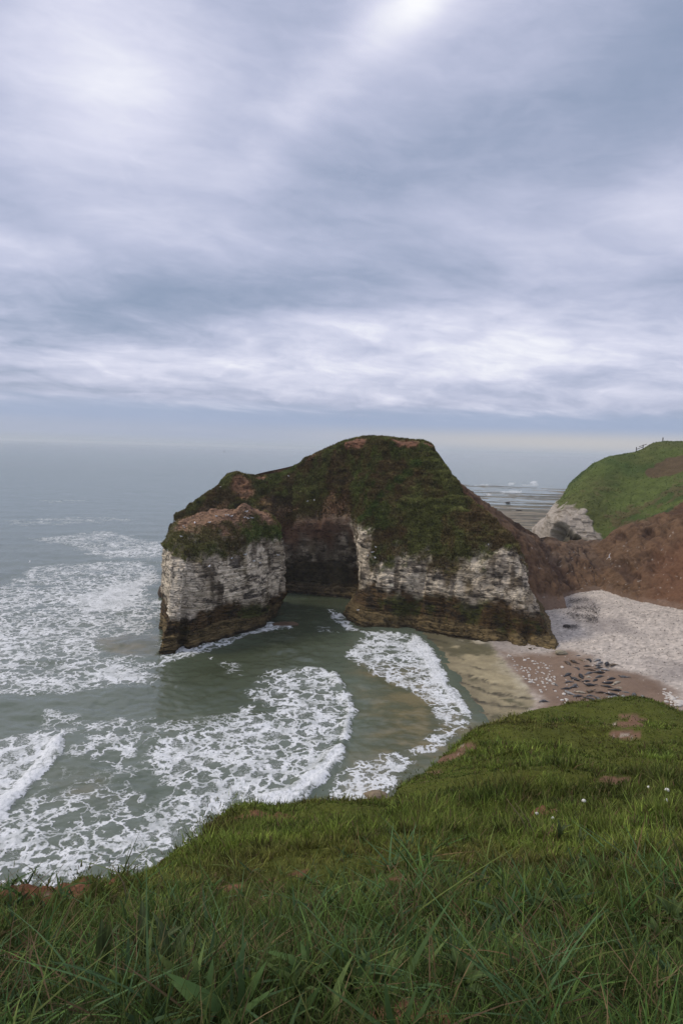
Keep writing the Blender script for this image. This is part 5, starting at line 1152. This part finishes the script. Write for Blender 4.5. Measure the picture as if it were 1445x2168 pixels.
# ------------------------------------------------------------------ gulls
M_WHITE = m_plain('white_feathers', (0.80, 0.79, 0.77), 0.7, 30, 0.15, 0.2, 0)
M_GREYW = m_plain('grey_feathers', (0.36, 0.38, 0.41), 0.7, 30, 0.2, 0.2, 0)
M_BEAK = m_plain('yellow_beak', (0.55, 0.36, 0.05), 0.5, 30, 0.2, 0.3, 0)
def gull_meshes():
    bm = bmesh.new(); tube_bm(bm, [(-0.30, 0, 0.17), (-0.20, 0, 0.18), (-0.08, 0, 0.19), (0.05, 0, 0.20), (0.12, 0, 0.24), (0.16, 0, 0.30), (0.20, 0, 0.32), (0.235, 0, 0.31)], [0.025, 0.055, 0.085, 0.085, 0.06, 0.042, 0.042, 0.02], 8)
    for s in (-1, 1): tube_bm(bm, [(0.0, s * 0.03, 0.13), (0.0, s * 0.03, 0.0)], [0.012, 0.010], 5)
    body = bm_mesh('gull', bm, M_WHITE)
    bm = bmesh.new(); tube_bm(bm, [(0.08, 0.07, 0.21), (-0.04, 0.095, 0.21), (-0.20, 0.07, 0.20), (-0.38, 0.03, 0.185)], [0.03, 0.055, 0.045, 0.008], 6, 0.9); wing = bm_mesh('wing', bm, M_GREYW)
    bm = bmesh.new(); tube_bm(bm, [(0.23, 0, 0.31), (0.285, 0, 0.30)], [0.014, 0.004], 5); beak = bm_mesh('beak', bm, M_BEAK)
    bm = bmesh.new(); tube_bm(bm, [(-0.30, 0, 0.0), (-0.18, 0, 0.01), (-0.05, 0, 0.0), (0.08, 0, 0.0), (0.16, 0, 0.01), (0.22, 0, 0.0)], [0.03, 0.05, 0.075, 0.07, 0.045, 0.015], 8); fbody = bm_mesh('gull', bm, M_WHITE)
    bm = bmesh.new()
    st = [(0, 0.06, -0.10, 0), (0.25, 0.12, -0.06, 0.07), (0.45, 0.10, -0.05, 0.08), (0.75, 0.0, -0.08, 0.03)]
    up = [[bm.verts.new((xf, y, z + 0.012)), bm.verts.new((xr, y, z + 0.006))] for y, xf, xr, z in st]; dn = [[bm.verts.new((xf, y, z - 0.012)), bm.verts.new((xr, y, z - 0.006))] for y, xf, xr, z in st]
    for k in range(3):
        bm.faces.new((up[k][0], up[k][1], up[k + 1][1], up[k + 1][0])); bm.faces.new((dn[k][0], dn[k + 1][0], dn[k + 1][1], dn[k][1])); bm.faces.new((up[k][0], up[k + 1][0], dn[k + 1][0], dn[k][0])); bm.faces.new((up[k][1], dn[k][1], dn[k + 1][1], up[k + 1][1]))
    bm.faces.new((up[3][0], up[3][1], dn[3][1], dn[3][0]))
    fwing = bm_mesh('wing', bm, M_WHITE, False); return body, wing, beak, fbody, fwing
GB, GW, GK, GFB, GFW = gull_meshes()
def gull(loc, rz, label, scale=1.0, flying=False, roll=0.0, group='gulls perched on the cliffs'):
    o = link('gull', GFB if flying else GB); o.location = loc; o.rotation_euler = (roll, 0, rz); o.scale = (scale,) * 3
    for s in (1, -1):
        w = link('wing', GFW if flying else GW, o); w.scale = (1, s, 1)
        if flying: w.rotation_euler = (0.30 * s, 0, 0)
    k = link('beak', GK, o)
    if flying: k.location = (-0.02, 0, -0.31)
    tag(o, label, 'gull', group)
def build_gulls():
    r = random.Random(5)
    S, Hh = 'S', 'H'
    L = [(S, 455, 1094, 'gull standing alone on the earth cap left of the pair on the stack'), (S, 479, 1090, 'left gull of the close trio beside the earth knoll on the stack'), (S, 484, 1090, 'middle gull of the close trio beside the earth knoll'), (S, 490, 1094, 'right gull of the trio, lower than the other two'),
         (S, 523, 1082, 'gull perched on the very top of the earth knoll of the stack'), (S, 520, 1096, 'gull sitting below the knoll top on the stack, left one'), (S, 526, 1097, 'gull sitting below the knoll top on the stack, right one'), (S, 534, 1096, 'gull on the right shoulder of the stack'),
         (S, 443, 1106, 'gull resting on the brown slope of the stack top'), (S, 409, 1109, 'gull on the grassy left half of the stack rim'), (S, 387, 1113, 'upper gull of the two at the left end of the stack rim'), (S, 388, 1117, 'lower gull of the two at the left end of the stack rim'), (S, 384, 1135, 'gull nesting in the turf below the left rim of the stack'),
         (S, 521, 1174, 'gull on the chalk just under the dark green turf of the stack'), (S, 493, 1184, 'gull on a chalk ledge left of the turf tongue'), (S, 540, 1189, 'gull on a chalk ledge right of the turf tongue'), (S, 552, 1196, 'gull on the pale ledge near the right corner of the stack'), (S, 589, 1177, 'gull high on the right corner of the stack face'), (S, 442, 1199, 'gull on the chalk below the left turf patch of the stack'),
         (Hh, 369, 1103, 'gull at the far left tip of the headland behind the stack'), (Hh, 465, 1031, 'gull on the green ridge left of the red scar'), (Hh, 611, 1007, 'gull on the headland ridge between red scar and summit'), (Hh, 651, 1060, 'left gull above the brown cove wall'), (Hh, 664, 1058, 'right gull above the brown cove wall'),
         (Hh, 787, 1169, 'gull at the foot of the turf on the headland nose'), (Hh, 792, 1159, 'gull higher in the turf of the headland nose'), (Hh, 777, 1176, 'gull on the white edge of the headland nose'), (Hh, 790, 1183, 'gull on the chalk under the headland turf'), (Hh, 1033, 1153, 'gull on the grass near the right end of the headland'), (Hh, 757, 1291, 'gull on the wet ledge at the foot of the headland nose')]
    for g, x, y, lb in L:
        q = hit(SG if g == S else HG, x, y); d = (CAM - q) / np.linalg.norm(CAM - q)
        gull(tuple(q + d * 0.15 + np.array([0, 0, -0.02])), r.uniform(0, 6.28), lb, r.uniform(1.05, 1.3))
    q = ony(1289, 1180, 118); gull(tuple(q), rad(205), 'white gull gliding with spread wings in front of the clay bank', 1.0, True, rad(58), 'gulls in flight')
    q = onz(445, 1412); gull((q[0], q[1], 1.2), rad(160), 'white gull skimming the green water in front of the stack', 0.9, True, rad(10), 'gulls in flight')
    q = ony(63, 1190, 170); gull(tuple(q), rad(20), 'white gull flying low over the open water at left', 0.9, True, rad(15), 'gulls in flight')
build_gulls()

# ------------------------------------------------------------------ fence on the far cliff, boat on the horizon
M_WOOD = m_plain('weathered_wood', (0.10, 0.085, 0.07), 0.85, 8, 0.4, 0.2, 0.3)
def skyline(G, x):
    """highest visible point of a surface in one photo column"""
    w = G - CAM; f = w @ _F; px = 722.5 + 1445 * (w @ _R) / f; py = 1084 - 1445 * (w @ _U) / f
    py = np.where((np.abs(px - x) < 2.5) & (f > 5), py, 9e9); return G[np.unravel_index(np.argmin(py), py.shape)]
def build_fence():
    a, b = skyline(FG, 1344), skyline(FG, 1358); b = a + (b - a) / max(np.linalg.norm(b - a), 0.1) * min(np.linalg.norm(b - a), 3.0); b[2] = max(b[2], a[2] + 0.4)
    root = link('fence', None); root.location = tuple(a); d = Vector(tuple(b - a))
    for k, q in enumerate((Vector((0, 0, 0)), d)):
        bm = bmesh.new(); box_bm(bm, q + Vector((0, 0, 0.55)), (0.24, 0.24, 1.9)); bmesh.ops.bevel(bm, geom=bm.edges[:], offset=0.02, segments=1); link('post', bm_mesh('post', bm, M_WOOD, False), root)
    for h, e0, e1 in ((0.65, 0.0, 1.0), (1.3, 0.35, 1.5)):
        bm = bmesh.new(); tube_bm(bm, [d * e0 + Vector((0, -0.1, h)), d * e1 + Vector((0, -0.1, h if h < 1 else h - 0.1))], [0.12, 0.12], 6); link('rail', bm_mesh('rail', bm, M_WOOD, False), root)
    tag(root, 'short wooden fence on the skyline of the green cliff', 'fence')
    q = skyline(FG, 1400); bm = bmesh.new(); box_bm(bm, Vector((0, 0, 0.5)), (0.3, 0.25, 1.5)); box_bm(bm, Vector((0, 0, 1.3)), (0.36, 0.31, 0.12)); bmesh.ops.bevel(bm, geom=bm.edges[:], offset=0.03, segments=1)
    o = link('marker_post', bm_mesh('marker_post', bm, M_WOOD, False)); o.location = tuple(q); tag(o, 'dark marker post standing on top of the green cliff', 'post')
build_fence()
def build_boat():
    q = onz(475, 957); root = link('sailing_boat', None); root.location = (q[0], q[1], 0.0)
    bm = bmesh.new(); tube_bm(bm, [(-4.5, 0, 0.8), (-3, 0, 0.6), (0, 0, 0.5), (3, 0, 0.7), (5, 0, 1.1)], [0.7, 1.3, 1.5, 1.0, 0.1], 8, 0.6); link('hull', bm_mesh('hull', bm, m_plain('dark_hull', (0.03, 0.035, 0.045), 0.4)), root)
    bm = bmesh.new(); tube_bm(bm, [(0.5, 0, 1), (0.5, 0, 12)], [0.12, 0.07], 6); link('mast', bm_mesh('mast', bm, M_WOOD), root)
    bm = bmesh.new(); vs = [bm.verts.new(c) for c in [(0.4, 0.05, 2), (0.4, 0.05, 11.5), (-3.8, 0.5, 2), (0.4, -0.05, 2), (0.4, -0.05, 11.5), (-3.8, 0.4, 2)]]
    bm.faces.new(vs[:3]); bm.faces.new(vs[3:][::-1]); bm.faces.new((vs[0], vs[2], vs[5], vs[3])); bm.faces.new((vs[1], vs[4], vs[5], vs[2])); bm.faces.new((vs[0], vs[3], vs[4], vs[1])); link('sail', bm_mesh('sail', bm, m_plain('dark_sail', (0.10, 0.10, 0.11), 0.8), False), root)
    tag(root, 'tiny dark sailing boat far out near the horizon', 'boat')
build_boat()

# ------------------------------------------------------------------ plants among the grass
def m_leaf(name, c):
    m, nt, b = material(name); P = nt.node('ShaderNodeTexCoord').outputs['Object']; x, y, z = nt.sep(P)
    f, _ = nt.noise(P, 24, 4, 0.6); vein = nt.sstep(nt.m('ABSOLUTE', nt.m('SINE', nt.m('ADD', nt.m('MULTIPLY', x, 190.0), nt.m('MULTIPLY', nt.m('ABSOLUTE', y), -260.0)))), 0.0, 0.25, 1.18, 1.0)
    rib = nt.sstep(nt.m('ABSOLUTE', y), 0.0012, 0.003, 1.5, 1.0)
    rgb = nt.node('ShaderNodeRGB'); rgb.outputs[0].default_value = (*c, 1)
    col = nt.vm('SCALE', nt.vm('SCALE', rgb.outputs[0], scale=nt.m('ADD', 0.55, nt.m('MULTIPLY', f, 0.85))), scale=nt.m('MULTIPLY', vein, rib))
    nt.l.new(col, b.inputs['Base Color']); b.inputs['Roughness'].default_value = 0.6; b.inputs['Specular IOR Level'].default_value = 0.2; nt.l.new(nt.bump(f, 0.3, 0.01), b.inputs['Normal'])
    tr = nt.node('ShaderNodeBsdfTranslucent'); nt.l.new(col, tr.inputs['Color']); mx = nt.node('ShaderNodeMixShader'); mx.inputs[0].default_value = 0.35
    nt.l.new(b.outputs[0], mx.inputs[1]); nt.l.new(tr.outputs[0], mx.inputs[2]); nt.l.new(mx.outputs[0], m.node_tree.nodes['Material Output'].inputs['Surface'])
    return m
M_LEAF = m_leaf('dock_leaf', (0.075, 0.100, 0.038)); M_LEAF2 = m_leaf('plantain_leaf', (0.070, 0.105, 0.030)); M_LEAF3 = m_leaf('young_leaf', (0.090, 0.130, 0.030))
def leaf_mesh(L, wd, mat, arch, wavy, seed):
    r = random.Random(seed); bm = bmesh.new(); n = 9; rows = []
    for k in range(n):
        t = k / (n - 1); w = wd * (math.sin(math.pi * min(1, t * 0.93 + 0.05)) ** 0.8) * (1 - 0.25 * t) + 0.0015; x = L * t; z = arch * L * math.sin(math.pi * t * 0.75) - 0.15 * arch * L * t
        e = wavy * w * math.sin(k * 2.3 + seed) * r.uniform(0.6, 1.2)
        rows.append([bm.verts.new((x, -w, z + 0.25 * w + e)), bm.verts.new((x, -w * 0.5, z + 0.08 * w)), bm.verts.new((x, 0, z)), bm.verts.new((x, w * 0.5, z + 0.08 * w)), bm.verts.new((x, w, z + 0.25 * w - e))])
    for a, b in zip(rows, rows[1:]):
        for i in range(4): bm.faces.new((a[i], b[i], b[i + 1], a[i + 1]))
    return bm_mesh('leaf', bm, mat)
def build_plants():
    long_ = [leaf_mesh(0.20, 0.020, M_LEAF, 0.25, 0.25, k) for k in range(3)]; oval = [leaf_mesh(0.095, 0.015, M_LEAF2, 0.30, 0.2, k + 5) for k in range(3)]; young = [leaf_mesh(0.07, 0.012, M_LEAF3, 0.3, 0.6, k + 9) for k in range(2)]
    r = random.Random(21)
    spec = [(300, 2070, long_, 6, 1.0, 60, 'dock plant with long upright grey green leaves at lower left'), (215, 2075, long_, 4, 0.9, 66, 'dull dock plant with drooping leaves beside the left edge of the grass'), (352, 2090, long_, 4, 0.85, 55, 'dock plant with pointed leaves just right of the upright one'),
            (258, 2125, young, 5, 1.0, 40, 'small bright green plant with toothed leaves at the bottom left'), (930, 2045, oval, 7, 1.0, 50, 'dark leaved plantain in the bottom middle of the grass'), (975, 2110, oval, 6, 1.15, 30, 'flat plantain rosette with ribbed leaves at the bottom middle'),
            (1425, 1965, oval, 8, 1.1, 35, 'plantain rosette with pale ribs at the right edge'), (1395, 2005, oval, 5, 0.9, 40, 'smaller plantain just below the one at the right edge'), (640, 1985, oval, 6, 1.2, 30, 'rounded leaf plant half hidden in the grass left of centre'), (1180, 1780, long_, 7, 0.9, 55, 'leafy clump below the earth hole on the right slope'),
            (1230, 1800, long_, 6, 0.8, 50, 'dark leafy clump under the white flower head'), (770, 1900, oval, 5, 1.1, 40, 'broad leaved plant in the tall grass at the centre'), (1420, 1790, long_, 8, 0.9, 45, 'arching leafy clump near the right edge below the flowers'), (520, 2140, young, 5, 0.9, 45, 'pale green seedling at the very bottom left of centre')]
    for x, y, meshes, n, sc, tilt, lb in spec:
        q = on_turf(x, y); root = link('leafy_plant', None); root.location = (q[0], q[1], q[2] - 0.01); a0 = r.uniform(0, 6.28)
        for k in range(n):
            o = link('leaf', meshes[r.randrange(len(meshes))], root); s = sc * r.uniform(0.8, 1.25); o.scale = (s, s, s)
            o.rotation_euler = (r.uniform(-0.4, 0.4), -rad(tilt + r.uniform(-18, 18)), a0 + 6.28 * k / n + r.uniform(-0.35, 0.35)); o.location = (0, 0, 0.035)
        tag(root, lb, 'plant', 'leafy plants in the cliff top grass')
    # white flower heads
    M_FL = m_plain('white_petals', (0.74, 0.73, 0.66), 0.8, 60, 0.3, 0.1, 0.4); M_STEM = m_plain('flower_stem', (0.09, 0.12, 0.035), 0.7, 30)
    for x, y, h, s, lb in [(1236, 1716, 0.16, 0.034, 'white flower head standing above the grass on the right slope'), (1137, 1738, 0.12, 0.026, 'white flower head left of the earth hole'), (1167, 1746, 0.10, 0.026, 'white flower head right of the earth hole'), (1411, 1690, 0.16, 0.040, 'upper white flower head in the weeds at the right edge'), (1408, 1710, 0.12, 0.030, 'lower white flower head in the weeds at the right edge'), (1372, 1682, 0.14, 0.028, 'small white flower head at the left of the weeds near the right edge')]:
        q = on_turf(x, y); root = link('flower', None); root.location = tuple(q)
        bm = bmesh.new(); tube_bm(bm, [(0, 0, -0.02), (0.01, 0.0, h * 0.5), (0.0, 0.01, h)], [0.004, 0.0035, 0.003], 5); link('stem', bm_mesh('stem', bm, M_STEM), root)
        bm = bmesh.new(); bmesh.ops.create_icosphere(bm, subdivisions=3, radius=s)
        rr = random.Random(int(x))
        for v in bm.verts: v.co *= rr.uniform(0.8, 1.15); v.co.z *= 0.8
        hd = link('flower_head', bm_mesh('flower_head', bm, M_FL, False), root); hd.location = (0, 0.01, h)
        tag(root, lb, 'flower', 'white flower heads on the slope')
    # dry stalks and twigs
    M_DRY = m_plain('dry_stalk', (0.24, 0.18, 0.11), 0.8, 40, 0.4)
    def stalk(name, x0, y0, x1, y1, rd, lb, wob=0.01, up=None):
        a = on_turf(x0, y0); Yb = a[1] * (1.0 if up is None else up); b = ony(x1, y1, Yb); m_ = (a + b) / 2 + np.array([0.02, 0, wob]); bm = bmesh.new()
        tube_bm(bm, [tuple(a - np.array([0, 0, 0.03])), tuple(a * 0.7 + b * 0.3 + np.array([0.008, 0, 0.0])), tuple(m_), tuple(b)], [rd, rd * 0.9, rd * 0.75, rd * 0.4], 6); o = link(name, bm_mesh(name, bm, M_DRY)); tag(o, lb, 'stalk', 'dry stalks in the grass'); return o
    stalk('dry_stalk', 276, 1912, 238, 1832, 0.006, 'thin dry stalk leaning left against the foam')
    stalk('dry_stalk', 1125, 1775, 1072, 1692, 0.008, 'pale grass stalk leaning left below the right slope')
    stalk('dry_stalk', 1135, 1775, 1090, 1700, 0.006, 'thinner pale stalk next to the leaning one on the right slope')
    stalk('dry_twig', 140, 2012, 200, 1982, 0.007, 'bleached twig lying in the grass near the left brink', 0.0)
    stalk('dry_twig', 160, 2008, 202, 1990, 0.005, 'thin bleached twig beside the larger one near the left brink', 0.0)
build_plants()

# ------------------------------------------------------------------ sea air
def build_haze():
    bm = bmesh.new(); box_bm(bm, Vector((0, 0, 21.5)), (44000, 44000, 52)); me = bm_mesh('haze', bm, None, False)
    m = bpy.data.materials.new('sea_haze'); m.use_nodes = True; nt = m.node_tree; nt.nodes.remove(nt.nodes['Principled BSDF'])
    v = nt.nodes.new('ShaderNodeVolumePrincipled'); v.inputs['Color'].default_value = (0.93, 0.96, 1.0, 1); v.inputs['Density'].default_value = 0.00013; v.inputs['Anisotropy'].default_value = 0.2
    nt.links.new(v.outputs[0], nt.nodes['Material Output'].inputs['Volume']); me.materials.append(m); m.cycles.homogeneous_volume = True
    o = link('haze', me); tag(o, 'pale sea haze veiling the horizon', 'haze', kind='stuff')
build_haze()
